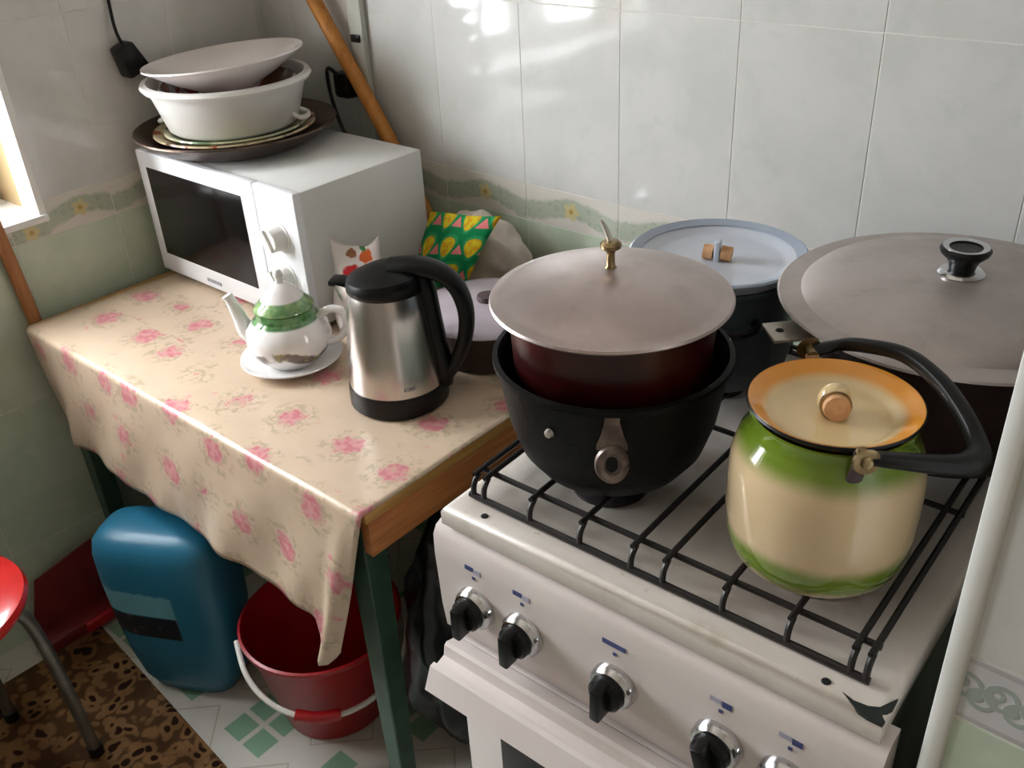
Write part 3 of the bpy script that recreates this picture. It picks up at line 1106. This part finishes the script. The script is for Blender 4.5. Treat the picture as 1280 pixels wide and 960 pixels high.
# corners of the draped square, given in table space
c00, c10, c11, c01 = Vector((0.540, -0.150, 0.768)), Vector((0.668, -0.150, 0.800)), Vector((0.742, -0.118, 0.938)), Vector((0.566, -0.118, 0.908))
gr = []
for i in range(N + 1):
    line = []
    for j in range(N + 1):
        a, b = i / N, j / N
        p = c00 * (1 - a) * (1 - b) + c10 * a * (1 - b) + c11 * a * b + c01 * (1 - a) * b
        bul = 0.030 * math.sin(PI * a) * math.sin(PI * (0.15 + 0.75 * b))
        p = p + Vector((0.1, -0.9, 0.25)) * bul + Vector((0, -1, 0)) * 0.006 * math.sin(5 * a + 4 * b)
        line.append((bm.verts.new(p), (a * 0.16, b * 0.15)))
    gr.append(line)
for i in range(N):
    for j in range(N):
        q = (gr[i][j], gr[i + 1][j], gr[i + 1][j + 1], gr[i][j + 1])
        f = bm.faces.new([v for v, _ in q])
        for l, (_, t_) in zip(f.loops, q):
            l[uvl].uv = t_
o = finish(bm, 'potholder', M['holder'], angle=180)
sm = o.modifiers.new('thickness', 'SOLIDIFY')
sm.thickness = 0.005
sm.offset = -1.0
tag(o, 'green quilted potholder with yellow fruit print leaning on the cloth bundle', 'potholder')

# ------------------------------------------------------------------ covered pan on the table
PNX, PNY = 0.800, -0.228
o = thing('saucepan', 'dark brown saucepan at the back of the table beside the potholder', 'saucepan', (PNX, PNY, TZ + 0.002))
lathe('pan_body', [(0, 0), (0.084, 0), (0.092, 0.006), (0.103, 0.070), (0.105, 0.072), (0.101, 0.072), (0.089, 0.010), (0, 0.006)], M['brown_pan'], o, 56)
o = thing('mauve_lid', 'mauve grey enamel lid with plum knob on the brown saucepan', 'lid', (PNX, PNY, TZ + 0.0745))
lathe('lid_plate', [(0.100, 0.0), (0.113, 0.001), (0.1145, 0.003), (0.112, 0.005), (0.094, 0.009), (0.05, 0.016), (0, 0.018), (0, 0.014), (0.05, 0.012), (0.092, 0.004)], M['mauve_lid'], o, 56)
lathe('lid_knob', [(0, 0.012), (0.013, 0.012), (0.0165, 0.016), (0.0175, 0.022), (0.016, 0.026), (0.010, 0.028), (0, 0.0285)], M['plum'], o, 28)

# ------------------------------------------------------------------ gas stove
ST = thing('gas_stove', 'old white four burner gas stove with black knobs beside the table', 'stove', (1.1253, -0.6721, FZ), 0.0223)
SW, SD = 0.4992, 0.57
h = lambda z: z - FZ


def spart(name, a, b, mat, bevel=0.002, parent=ST, segs=2):
    return box(name, (a[0], a[1], h(a[2])), (b[0], b[1], h(b[2])), mat, parent, bevel, segs)


spart('carcass', (0.004, 0.028, FZ + 0.03), (SW - 0.004, SD, 0.822), M['stove_side'])
# hob plate with a raised lip and a shallow well
bm = bmesh.new()
out = [(0, 0.0), (SW, 0.0), (SW, SD), (0, SD)]


def ringv(inset, z, rnd=0.0):
    return [bm.verts.new((x, y, h(z))) for x, y in ((inset, inset), (SW - inset, inset), (SW - inset, SD - inset), (inset, SD - inset))]


rg = [ringv(0.004, 0.822), ringv(0.0, 0.826), ringv(0.0, 0.843), ringv(0.004, 0.849), ringv(0.010, 0.850), ringv(0.032, 0.850), ringv(0.042, 0.845)]
for a, b in zip(rg, rg[1:]):
    for k in range(4):
        bm.faces.new((a[k], a[(k + 1) % 4], b[(k + 1) % 4], b[k]))
bm.faces.new(rg[-1])
bm.faces.new(rg[0][::-1])
hob = finish(bm, 'hob_plate', M['hob'], ST, angle=50)
for x in (0.052, 0.443):
    lathe('screw_hole', [(0, 0.0012), (0.0035, 0.0012), (0.0045, 0.0)], M['hole'], hob, 14, cx=x, cy=0.016).location = (0, 0, h(0.8499))
# chipped enamel on the right front corner
bm = bmesh.new()
ch = [(0.459, 0.013), (0.470, 0.010), (0.482, 0.0115), (0.490, 0.016), (0.4990, 0.034), (0.4995, 0.020), (0.494, 0.009), (0.499, 0.004), (0.4985, -0.0004), (0.486, -0.0006), (0.478, 0.001), (0.468, 0.007)]
lo = [bm.verts.new((x, y, h(0.8470))) for x, y in ch]
hi = [bm.verts.new((x, y, h(0.8506))) for x, y in ch]
bm.faces.new(hi)
for k in range(len(ch)):
    bm.faces.new((lo[k], lo[(k + 1) % len(ch)], hi[(k + 1) % len(ch)], hi[k]))
finish(bm, 'enamel_chip', M['stove_green'], hob, smooth=False)
# control panel, gently rounded
bm = bmesh.new()
prof = [(0.030, 0.822), (0.010, 0.8215), (0.002, 0.818), (-0.004, 0.808), (-0.005, 0.78), (-0.002, 0.70), (0.002, 0.662), (0.008, 0.654), (0.030, 0.652)]
L = [bm.verts.new((-0.012, y, h(z))) for y, z in prof]
Rr_ = [bm.verts.new((SW + 0.008, y, h(z))) for y, z in prof]
for k in range(len(prof) - 1):
    bm.faces.new((L[k], L[k + 1], Rr_[k + 1], Rr_[k]))
bm.faces.new(L[::-1])
bm.faces.new(Rr_)
bm.faces.new((L[0], Rr_[0], Rr_[-1], L[-1]))
bmesh.ops.bevel(bm, geom=[e for e in bm.edges if e.is_manifold and abs(e.verts[0].co.x - e.verts[1].co.x) < 1e-6 and e.calc_face_angle(0) > 1.2], offset=0.008, segments=3, affect='EDGES')
panel = finish(bm, 'control_panel', M['stove_white'], ST, angle=45)
KX = (0.047, 0.117, 0.238, 0.358, 0.428)
for i, x in enumerate(KX):
    bm = bmesh.new()
    # knob axis along -y: flared skirt, ribbed grip bar
    addlathe(bm, [(0, 0.024), (0.016, 0.024), (0.0195, 0.021), (0.0205, 0.009), (0.0225, 0.004), (0.0225, 0.0)], 36)
    addbox(bm, (-0.0062, -0.0215, 0.018), (0.0062, 0.0215, 0.039), 0.0025)
    bmesh.ops.rotate(bm, matrix=Matrix.Rotation(PI / 2, 3, 'X') @ Matrix.Rotation(-0.02 if i != 3 else 0.25, 3, 'Z'), verts=bm.verts, cent=(0, 0, 0))
    bmesh.ops.translate(bm, vec=(x, -0.0042, h(0.728)), verts=bm.verts)
    k_ = finish(bm, 'knob', M['black_plastic'], panel)
    bm = bmesh.new()
    addlathe(bm, [(0.0215, 0.0), (0.0270, 0.0), (0.0262, 0.008), (0.0232, 0.0125), (0.0205, 0.013)], 36)
    bmesh.ops.rotate(bm, matrix=Matrix.Rotation(PI / 2, 3, 'X'), verts=bm.verts, cent=(0, 0, 0))
    bmesh.ops.translate(bm, vec=(x, -0.0040, h(0.728)), verts=bm.verts)
    finish(bm, 'knob_collar', M['chrome'], panel)
    # printed symbols above the knob
    yy = -0.0056
    s_ = 0.009 if i != 2 else 0.012
    box('printed_symbol', (x - s_ - 0.003, yy, h(0.781)), (x + 0.000, yy + 0.0012, h(0.787)) if i != 2 else (x + 0.013, yy + 0.0012, h(0.787)), M['icon_blue'] if i < 3 else M['icon_pale'], panel, 0)
    if i != 2:
        box('printed_symbol', (x + 0.001, yy, h(0.779)), (x + 0.011, yy + 0.0012, h(0.786)), M['icon_pale'] if i < 3 else M['icon_blue'], panel, 0)
    box('printed_symbol', (x - 0.002, yy, h(0.770)), (x + 0.002, yy + 0.0012, h(0.774)), M['icon_blue'], panel, 0)
# oven door
dr = spart('oven_door', (0.0, 0.004, 0.20), (SW, 0.026, 0.648), M['stove_white'], 0.004)
spart('door_glass', (0.062, 0.0005, 0.26), (SW - 0.062, 0.008, 0.592), M['black_glass'], 0.002, dr)
bm = bmesh.new()
# handle: shallow channel with a sloping front face
hp = [(0.002, 0.649), (-0.016, 0.655), (-0.020, 0.652), (-0.023, 0.638), (-0.036, 0.634), (-0.040, 0.641), (-0.047, 0.640), (-0.060, 0.611), (-0.056, 0.607), (-0.038, 0.624), (-0.018, 0.630), (0.002, 0.632)]
L = [bm.verts.new((0.002, y, h(z))) for y, z in hp]
Rr_ = [bm.verts.new((SW - 0.002, y, h(z))) for y, z in hp]
for k in range(len(hp)):
    bm.faces.new((L[k], L[(k + 1) % len(hp)], Rr_[(k + 1) % len(hp)], Rr_[k]))
bm.faces.new(L[::-1])
bm.faces.new(Rr_)
finish(bm, 'door_handle', M['stove_white'], dr, angle=25)
spart('plinth_drawer', (0.0, 0.006, FZ + 0.03), (SW, 0.026, 0.195), M['stove_white'], 0.003)
for x in (0.03, SW - 0.03):
    for y in (0.05, SD - 0.05):
        lathe('foot', [(0, 0), (0.014, 0), (0.014, 0.031), (0, 0.031)], M['black_plastic'], ST, 14, cx=x, cy=y)
BUR = [(0.128, 0.150), (0.372, 0.150), (0.112, 0.420), (0.375, 0.410)]
for bx_, by_ in BUR:
    b_ = lathe('burner', [(0.044, 0.0), (0.044, 0.004), (0.030, 0.006), (0.026, 0.016), (0, 0.016)], M['burner'], ST, 32)
    b_.location = (bx_, by_, h(0.845))
    lathe('burner_cap', [(0, 0.0), (0.024, 0.0), (0.025, 0.004), (0.021, 0.008), (0, 0.0085)], M['wire'], b_, 28).location = (0, 0, 0.016)

# wire grate lying on the hob
gt = thing('hob_grate', 'black wire grate lying over the burners of the stove', 'grate', (1.1253, -0.6721, 0.850), 0.0223)
z0, z1 = 0.0042, 0.031
gx0, gx1, gy0, gy1 = 0.016, 0.470, 0.034, SD - 0.034
for y in (gy0, gy1):
    tube('frame_wire', [(gx0, y, z0), (gx1 + 0.004, y, z0)], 0.0038, M['wire'], gt, 8, 1)
BX = (0.021, 0.036, 0.101, 0.167, 0.230, 0.267, 0.332, 0.397, 0.456, 0.470)
for x in BX:
    tube('bar', [(x, gy0, z0 + 0.001), (x, gy0 + 0.002, z0 + 0.014), (x, gy0 + 0.010, z1 - 0.004), (x, gy0 + 0.024, z1), (x, (gy0 + gy1) / 2, z1),
                 (x, gy1 - 0.024, z1), (x, gy1 - 0.010, z1 - 0.004), (x, gy1 - 0.002, z0 + 0.014), (x, gy1, z0 + 0.001)], 0.0033, M['wire'], gt, 8, 3)
for y in (gy0 + 0.022, gy0 + 0.245, gy1 - 0.022):
    tube('cross_wire', [(BX[0] - 0.003, y, z1 - 0.005), (BX[-1] + 0.003, y, z1 - 0.005)], 0.0033, M['wire'], gt, 8, 1)
GT = 0.850 + z1 + 0.0035    # top of the grate

# ------------------------------------------------------------------ black pot, red pan in it, aluminium lid
BPX, BPY = 1.249, -0.516
bp = thing('iron_pot', 'sooty black iron pot on the front burner with a red pan set in it', 'pot', (BPX, BPY, GT))
lathe('pot_body', [(0, 0), (0.070, 0), (0.086, 0.006), (0.102, 0.028), (0.113, 0.062), (0.120, 0.105), (0.124, 0.128), (0.1275, 0.131), (0.1275, 0.136), (0.122, 0.137),
                   (0.118, 0.125), (0.109, 0.064), (0.098, 0.032), (0.084, 0.012), (0.068, 0.006), (0, 0.006)], M['cast_iron'], bp, 64)
# short strap handle with a hanging hole, pointing to the room
dirv = Vector((0.576, -0.818, 0))
side = Vector((0.818, 0.576, 0))
bm = bmesh.new()
pts = [(0.1215, 0.131, 0.007), (0.128, 0.122, 0.0075), (0.131, 0.110, 0.011), (0.1325, 0.100, 0.0150)]
R0 = []
for d, z, wd in pts:
    for sgn, dz in ((-1, 0.003), (1, 0.003), (1, -0.003), (-1, -0.003)):
        R0.append(bm.verts.new(dirv * d + side * wd * sgn + Vector((0, 0, z + dz))))
for i in range(len(pts) - 1):
    for k in range(4):
        bm.faces.new((R0[i * 4 + k], R0[i * 4 + (k + 1) % 4], R0[i * 4 + 4 + (k + 1) % 4], R0[i * 4 + 4 + k]))
bm.faces.new(R0[:4][::-1])
bm.faces.new(R0[-4:])
hd = finish(bm, 'strap_handle', M['sooty_tin'], bp)
tv = Vector((0, 0, 0))
c0 = dirv * 0.136 + Vector((0, 0, 0.083))
slope = Vector((dirv.x * 0.18, dirv.y * 0.18, -1)).normalized()
ringp = [c0 + (side * math.cos(a) * 0.0115 + slope * math.sin(a) * 0.0145) for a in [2 * PI * i / 24 for i in range(25)]]
tube('hanging_ring', ringp, 0.0056, M['sooty_tin'], hd, 8, 1)
lathe('rivet', [(0, 0.006), (0.004, 0.004), (0.005, 0)], M['tin_ear'], bp, 12).matrix_local = Matrix.Translation(Vector((0.010, -0.121, 0.098))) @ Matrix.Rotation(PI / 2, 4, 'X')

rp = thing('red_saucepan', 'dark red enamel saucepan sunk into the black iron pot', 'saucepan', (BPX - 0.001, BPY + 0.001, GT + 0.0075))
lathe('pan_body', [(0, 0), (0.060, 0), (0.066, 0.004), (0.090, 0.05), (0.104, 0.10), (0.108, 0.181), (0.1105, 0.183), (0.1105, 0.186), (0.106, 0.186), (0.100, 0.10), (0.062, 0.008), (0, 0.006)], M['dark_red'], rp, 56)
lz = GT + 0.0075 + 0.1865
al = thing('aluminium_lid', 'domed aluminium lid with small brass knob covering the red saucepan', 'lid', (BPX - 0.004, BPY + 0.002, lz))
lathe('lid_dome', [(0.106, 0.001), (0.1245, 0.0), (0.126, 0.002), (0.1245, 0.0045), (0.117, 0.006), (0.112, 0.0085), (0.088, 0.020), (0.055, 0.0290), (0.022, 0.0335), (0, 0.0345),
                   (0, 0.027), (0.05, 0.022), (0.09, 0.012)], M['alu'], al, 72)
lk = lathe('lid_knob', [(0, 0.0), (0.007, 0.0), (0.0045, 0.003), (0.004, 0.016), (0.0055, 0.019), (0.0105, 0.022), (0.011, 0.026), (0.008, 0.029), (0, 0.030)], M['brass'], al, 24)
lk.location = (0, 0, 0.0335)
tube('split_pin', [(0.000, 0.0, 0.028), (-0.006, -0.001, 0.042), (-0.010, -0.003, 0.050)], [0.003, 0.0024, 0.0014], M['tin_ear'], lk, 8, 3)

# ------------------------------------------------------------------ slate pot and its blue lid at the back
SPX, SPY = 1.228, -0.262
pz = GT
sp_ = thing('slate_pot', 'tall dark slate enamel pot on the rear burner under a blue lid', 'pot', (SPX, SPY, pz))
lathe('pot_body', [(0, 0), (0.085, 0), (0.092, 0.005), (0.098, 0.03), (0.099, 0.132), (0.1035, 0.134), (0.1035, 0.138), (0.098, 0.138), (0.095, 0.03), (0, 0.006)], M['blue_dark'], sp_, 56)
for a in (math.radians(-48), math.radians(132)):
    P = [(0.099 * math.cos(a + q) + e * math.cos(a), 0.099 * math.sin(a + q) + e * math.sin(a), 0.100) for q, e in ((-0.28, 0), (-0.24, 0.018), (0, 0.026), (0.24, 0.018), (0.28, 0))]
    tube('pot_handle', P, 0.0055, M['black_plastic'], sp_, 8, 5)
bl = thing('blue_lid', 'pale blue enamel dished lid with cork grip on the slate pot', 'lid', (SPX, SPY, pz + 0.1385))
lathe('lid_plate', [(0, 0.0035), (0.078, 0.0035), (0.084, 0.005), (0.096, 0.012), (0.1065, 0.0155), (0.1085, 0.0145), (0.1085, 0.0125), (0.100, 0.010), (0.098, 0.0005), (0.080, 0.0), (0, 0.0)], M['blue_lid'], bl, 64)
lathe('rim_band', [(0.094, 0.0122), (0.1065, 0.0166), (0.1092, 0.0148), (0.1088, 0.0120), (0.104, 0.0128)], M['blue_rim'], bl, 64)
ad_ = math.radians(18)
gv = Vector((math.cos(ad_), math.sin(ad_), 0))
for a0, a1 in ((-0.0175, -0.0055), (0.0045, 0.0175)):
    tube('cork', [gv * a0 + Vector((0, 0, 0.0135)), gv * a1 + Vector((0, 0, 0.0125))], 0.0092, M['cork'], bl, 14, 1)
box('grip_clip', (-0.0035, -0.009, 0.003), (0.0035, 0.009, 0.029), M['blue_lid'], bl, 0.001).rotation_euler = (0, 0, ad_)

# ------------------------------------------------------------------ big pan with wide lid, back right
BGX, BGY = 1.508, -0.252
bg_ = thing('brown_stockpot', 'wide dark brown pot on the rear burner under the largest lid', 'pot', (BGX, BGY, GT))
lathe('pot_body', [(0, 0), (0.100, 0), (0.112, 0.006), (0.126, 0.05), (0.132, 0.150), (0.138, 0.154), (0.138, 0.159), (0.131, 0.159), (0.122, 0.05), (0.1, 0.008), (0, 0.006)], M['brown_pan'], bg_, 64)
for a in (math.radians(226), math.radians(46)):
    ca, sa = math.cos(a), math.sin(a)
    bm = bmesh.new()
    addbox(bm, (0.130, -0.021, 0.137), (0.203, 0.021, 0.1415), 0.0015)
    addbox(bm, (0.130, -0.021, 0.118), (0.134, 0.021, 0.1415), 0.0015)
    bmesh.ops.rotate(bm, matrix=Matrix.Rotation(a, 3, 'Z'), verts=bm.verts, cent=(0, 0, 0))
    e_ = finish(bm, 'ear', M['tin_ear'], bg_)
    lathe('ear_hole', [(0, 0.0012), (0.004, 0.0012), (0.005, 0)], M['hole'], e_, 12, cx=0.190 * ca, cy=0.190 * sa).location = (0, 0, 0.1412)
bgl = thing('large_lid', 'very wide worn aluminium lid with black and chrome knob on the brown pot', 'lid', (BGX, BGY, GT + 0.1595))
lathe('lid_dome', [(0.128, 0.004), (0.150, 0.0005), (0.181, 0.0), (0.184, 0.002), (0.182, 0.004), (0.159, 0.0055), (0.153, 0.0115), (0.120, 0.0195), (0.07, 0.0265), (0.025, 0.030), (0, 0.0305),
                   (0, 0.027), (0.07, 0.022), (0.11, 0.012)], M['alu2'], bgl, 80)
kb = lathe('knob_base', [(0, 0.0), (0.023, 0.0), (0.0235, 0.003), (0.020, 0.007), (0.012, 0.009), (0, 0.009)], M['chrome'], bgl, 36)
kb.location = (0, 0, 0.029)
kn = lathe('lid_knob', [(0.013, 0.007), (0.0140, 0.012), (0.0165, 0.018), (0.0240, 0.025), (0.0255, 0.029), (0.023, 0.032), (0.0155, 0.030), (0, 0.030)], M['black_plastic'], kb, 36)
lathe('knob_ring', [(0.0165, 0.0315), (0.0195, 0.0325), (0.0228, 0.0325), (0.0228, 0.0312), (0.017, 0.0302)], M['chrome'], kn, 36)

# ------------------------------------------------------------------ cream and green enamel can kettle
EX, EY = 1.4985, -0.533
ec = thing('enamel_kettle', 'cream enamel can with green bands and black swing handle on the stove', 'kettle', (EX, EY, GT))
lathe('body', [(0, 0), (0.060, 0), (0.070, 0.003), (0.0785, 0.012), (0.0845, 0.030), (0.0868, 0.055), (0.0868, 0.090), (0.0855, 0.112), (0.080, 0.130), (0.0725, 0.142), (0.0705, 0.150),
               (0.0725, 0.160), (0.0705, 0.161), (0.0685, 0.150), (0.07, 0.14), (0, 0.13)], M['ek'], ec, 72)
ld = lathe('lid', [(0, 0.003), (0.048, 0.003), (0.054, 0.0045), (0.070, 0.0165), (0.0745, 0.0185), (0.0755, 0.017), (0.0745, 0.0150), (0.070, 0.0135), (0.062, 0.004), (0.05, 0.0), (0, 0.0)], M['ek_lid'], ec, 64)
ld.location = (0, 0, 0.153)
lathe('lid_edge', [(0.0742, 0.0186), (0.0757, 0.0176), (0.0762, 0.0162), (0.0746, 0.0145)], M['black_plastic'], ld, 64)
kd = Vector((0.55, -0.83, 0))
bm = bmesh.new()
bmesh.ops.create_uvsphere(bm, u_segments=24, v_segments=14, radius=1.0)
for v in bm.verts:
    v.co = Vector((v.co.x * 0.0125, v.co.y * 0.0145, v.co.z * 0.0165 + 0.0155))
bmesh.ops.rotate(bm, matrix=Matrix.Rotation(math.atan2(kd.y, kd.x), 3, 'Z'), verts=bm.verts, cent=(0, 0, 0))
finish(bm, 'knob_loop', M['ek_lid'], ld, loc=tuple(kd * -0.004 + Vector((0, 0, 0.0))))
tube('knob_cork', [kd * 0.001 + Vector((0, 0, 0.0145)), kd * 0.0135 + Vector((0, 0, 0.0165))], [0.0125, 0.0112], M['cork'], ld, 20, 1)
tube('knob_ring', [kd * 0.003 + Vector((0, 0, 0.0148)), kd * 0.007 + Vector((0, 0, 0.0155))], [0.0140, 0.0138], M['brass'], ld, 20, 1)
ax = Vector((0.627, -0.779, 0))
for sgn in (-1, 1):
    bm = bmesh.new()
    P0 = ax * sgn * 0.0715
    addtube(bm, [P0 + Vector((0, 0, 0.132)), ax * sgn * 0.078 + Vector((0, 0, 0.152)), ax * sgn * 0.0805 + Vector((0, 0, 0.172))], [0.007, 0.0065, 0.0065], 10, 3, 0.4, ref=tuple(ax))
    finish(bm, 'bracket', M['cork'] if sgn < 0 else M['plum'], ec)
    tube('pivot', [ax * sgn * 0.079 + Vector((0, 0, 0.171)), ax * sgn * 0.0945 + Vector((0, 0, 0.171))], 0.0052, M['brass'], ec, 14, 1)
    lathe('pivot_washer', [(0, 0.005), (0.004, 0.0045), (0.0055, 0.002), (0.0105, 0.0025), (0.012, 0.0), (0, 0.0)], M['brass'], ec, 20).matrix_local = Matrix.Translation(ax * sgn * 0.0935 + Vector((0, 0, 0.171))) @ (Vector((0, 0, 1)).rotation_difference(ax * sgn)).to_matrix().to_4x4()
K = Vector((EX, EY, GT))
hpt = [Vector(p) - K for p in [(1.4445, -0.4615, 1.0555), (1.464, -0.448, 1.062), (1.490, -0.4500, 1.070), (1.528, -0.4560, 1.075), (1.566, -0.476, 1.070), (1.596, -0.500, 1.060), (1.613, -0.516, 1.050),
                               (1.621, -0.532, 1.047), (1.618, -0.556, 1.050), (1.600, -0.574, 1.053), (1.578, -0.588, 1.055), (1.562, -0.597, 1.0555), (1.5495, -0.604, 1.0555)]]
tube('swing_handle', hpt, [0.0075, 0.0085, 0.0095, 0.0105, 0.0112, 0.0112, 0.0112, 0.0112, 0.0112, 0.0105, 0.0095, 0.0085, 0.0075], M['black_plastic'], ec, 12, 5, 0.7, ref=(0.55, 0.43, 0.72))

# ------------------------------------------------------------------ wall fittings and sticks
ad = thing('power_adapter', 'black plug adapter in the left wall socket with its cable hanging from above', 'adapter', (0.0, -0.327, 1.165))
bm = bmesh.new()
addbox(bm, (0.0, -0.024, -0.030), (0.040, 0.024, 0.026), 0.006)
for v in bm.verts:
    if v.co.z > 0.0:
        v.co.y *= 0.72
bmesh.ops.rotate(bm, matrix=Matrix.Rotation(0.35, 3, 'X'), verts=bm.verts, cent=(0, 0, 0))
finish(bm, 'plug_body', M['black_plastic'], ad)
tube('cable', [(0.020, -0.004, 0.022), (0.014, -0.008, 0.05), (0.007, -0.004, 0.10), (0.005, 0.004, 0.25), (0.005, 0.01, 0.5)], 0.0032, M['black_plastic'], ad, 8, 6)

pg = thing('wall_plug', 'black plug in the tiled wall behind the microwave beside the honey coloured pole', 'plug', (0.274, 0.0, 1.082))
bm = bmesh.new()
addbox(bm, (-0.022, -0.045, -0.024), (0.022, 0.0, 0.026), 0.008)
finish(bm, 'plug_body', M['black_plastic'], pg)
tube('cable', [(-0.004, -0.040, 0.016), (-0.012, -0.055, 0.035), (-0.028, -0.050, 0.02), (-0.036, -0.040, -0.03), (-0.02, -0.035, -0.09), (0.02, -0.03, -0.15), (0.05, -0.028, -0.22)], 0.0038, M['black_plastic'], pg, 8, 6)

cd = thing('cable_conduit', 'pale grey vertical conduit with a dark clip on the tiled wall by the corner', 'conduit', (0.306, 0.0, 0.75))
box('channel', (-0.019, -0.016, 0.0), (0.019, -0.0005, CZ - 0.76), M['grey_pipe'], cd, 0.004)
box('clip', (-0.012, -0.021, 0.412), (0.012, -0.015, 0.426), M['black_plastic'], cd, 0.002)

o = tube('wooden_pole', [(0.875, -0.0285, FZ + 0.03), (0.4600, -0.031, 0.868), (0.2310, -0.033, 1.214), (0.016, -0.034, 1.535)], 0.0145, M['stick_orange'], segs=14, smooth=4)
tag(o, 'honey coloured wooden pole leaning in the corner behind the microwave', 'pole')
o = tube('broom_stick', [(0.0142, -0.596, FZ + 0.004), (0.0142, -0.612, 0.36), (0.0142, -0.6435, 0.878), (0.0142, -0.690, 1.5)], 0.0125, M['stick_brown'], segs=12, smooth=4)
tag(o, 'dull brown stick standing between the left wall and the table', 'stick')

# ------------------------------------------------------------------ under the table: canister, bucket, dustpan, bag
jg = thing('plastic_canister', 'teal blue plastic canister with worn sticker standing under the table', 'canister', (0.372, -0.672, FZ), math.radians(28))
bm = bmesh.new()
secs = [(0.0, 0.072, 0.040), (0.008, 0.084, 0.052), (0.04, 0.100, 0.062), (0.10, 0.112, 0.068), (0.19, 0.122, 0.071), (0.27, 0.126, 0.072), (0.33, 0.126, 0.070), (0.355, 0.121, 0.064), (0.370, 0.110, 0.054), (0.378, 0.094, 0.042), (0.381, 0.07, 0.028)]
rings = []
NS = 48
for z, a, b in secs:
    ring = []
    for i in range(NS):
        t = 2 * PI * i / NS
        c, s_ = math.cos(t), math.sin(t)
        p = 0.55
        ring.append(bm.verts.new((a * math.copysign(abs(c) ** p, c), b * math.copysign(abs(s_) ** p, s_), z)))
    rings.append(ring)
for a, b in zip(rings, rings[1:]):
    for i in range(NS):
        j = (i + 1) % NS
        bm.faces.new((a[i], a[j], b[j], b[i]))
bm.faces.new(rings[0][::-1])
bm.faces.new(rings[-1])
finish(bm, 'canister_body', M['jug'], jg, angle=50)
BKX, BKY = 0.636, -0.548
bk = thing('bucket', 'red plastic bucket with white wire handle standing under the table edge', 'bucket', (BKX, BKY, FZ))
BH = 0.220
lathe('bucket_body', [(0, 0), (0.094, 0), (0.098, 0.004), (0.136, BH - 0.018), (0.140, BH - 0.014), (0.1455, BH - 0.006), (0.1455, BH), (0.141, BH + 0.002), (0.136, BH - 0.006), (0.095, 0.008), (0, 0.006)], M['red_plastic'], bk, 56)
va = Vector((0.85, -0.52, 0))
sd = Vector((0.52, 0.85, 0))
HB = []
for i in range(13):
    t = PI * i / 12
    HB.append(sd * (-math.cos(t)) * 0.150 + va * (0.150 * math.sin(t) ** 0.8 + 0.002) * 1.0 + Vector((0, 0, BH - 0.012 - 0.085 * math.sin(t))))
tube('wire_handle', HB, 0.0050, M['white_plastic'], bk, 8, 3)
tube('grip', [HB[4], HB[5], HB[6]], 0.0105, M['red_plastic'], bk, 12, 4)

dp = thing('dustpan', 'dull red dustpan standing against the left wall behind the canister', 'dustpan', (0.03, -0.752, FZ), 0)
bm = bmesh.new()
pp = [(0.006, -0.095, 0.030), (0.006, 0.085, 0.030), (0.0, 0.075, 0.175), (0.0, -0.055, 0.150)]
q0 = [bm.verts.new(p) for p in pp]
q1 = [bm.verts.new((p[0] + 0.004, p[1], p[2])) for p in pp]
bm.faces.new(q0)
bm.faces.new(q1[::-1])
for k in range(4):
    bm.faces.new((q0[k], q0[(k + 1) % 4], q1[(k + 1) % 4], q1[k]))
finish(bm, 'pan_back', M['dull_red'], dp, smooth=False)
bm = bmesh.new()
addbox(bm, (0.004, -0.10, 0.0), (0.060, 0.09, 0.034), 0.006)
finish(bm, 'pan_ledge', M['dull_red'], dp)
box('pan_lip', (0.058, -0.012, 0.010), (0.072, 0.084, 0.036), M['red_plastic'], dp, 0.006)

o = blobby('rubbish_bag', 0.080, 0.145, 0.275, 0.16, 8.3, M['black_bag'], (0.905, -0.420, FZ), 0.0)
tag(o, 'dark black polythene bag standing under the table behind the bucket', 'bag')

# ------------------------------------------------------------------ rug and stool
bm = bmesh.new()
RU = [(0.09, -0.735), (0.60, -0.775), (0.66, -1.62), (0.07, -1.60)]
top = [bm.verts.new((x, y, FZ + 0.010)) for x, y in RU]
bot = [bm.verts.new((x, y, FZ)) for x, y in RU]
bm.faces.new(top)
bm.faces.new(bot[::-1])
for k in range(4):
    bm.faces.new((bot[k], bot[(k + 1) % 4], top[(k + 1) % 4], top[k]))
bmesh.ops.bevel(bm, geom=[e for e in bm.edges if e.verts[0].co.z > FZ + 0.005 and e.verts[1].co.z > FZ + 0.005], offset=0.004, segments=2, affect='EDGES')
o = finish(bm, 'rug', M['rug'])
tag(o, 'mottled brown rug lying on the floor in front of the table', 'rug')

SX, SY, SZ = 0.322, -1.040, 0.498
so = thing('stool', 'round red topped stool with bent grey tube legs standing on the rug', 'stool', (SX, SY, FZ + 0.010))
zz = SZ - FZ - 0.010
lathe('seat', [(0, zz - 0.028), (0.130, zz - 0.028), (0.143, zz - 0.022), (0.147, zz - 0.012), (0.143, zz - 0.003), (0.125, zz), (0, zz + 0.001)], M['red_seat'], so, 56)
for k in range(4):
    a = math.radians(62 + 90 * k)
    ca, sa = math.cos(a), math.sin(a)
    tube('leg', [(0.03 * ca, 0.03 * sa, zz - 0.036), (0.095 * ca, 0.095 * sa, zz - 0.036), (0.122 * ca, 0.122 * sa, zz - 0.055), (0.134 * ca, 0.134 * sa, zz - 0.10), (0.142 * ca, 0.142 * sa, 0.2), (0.150 * ca, 0.150 * sa, 0.010)],
         0.0105, M['grey_tube'], so, 12, 5)
    lathe('rubber_foot', [(0, 0), (0.013, 0), (0.014, 0.02), (0, 0.02)], M['black_plastic'], so, 16, cx=0.150 * ca, cy=0.150 * sa)
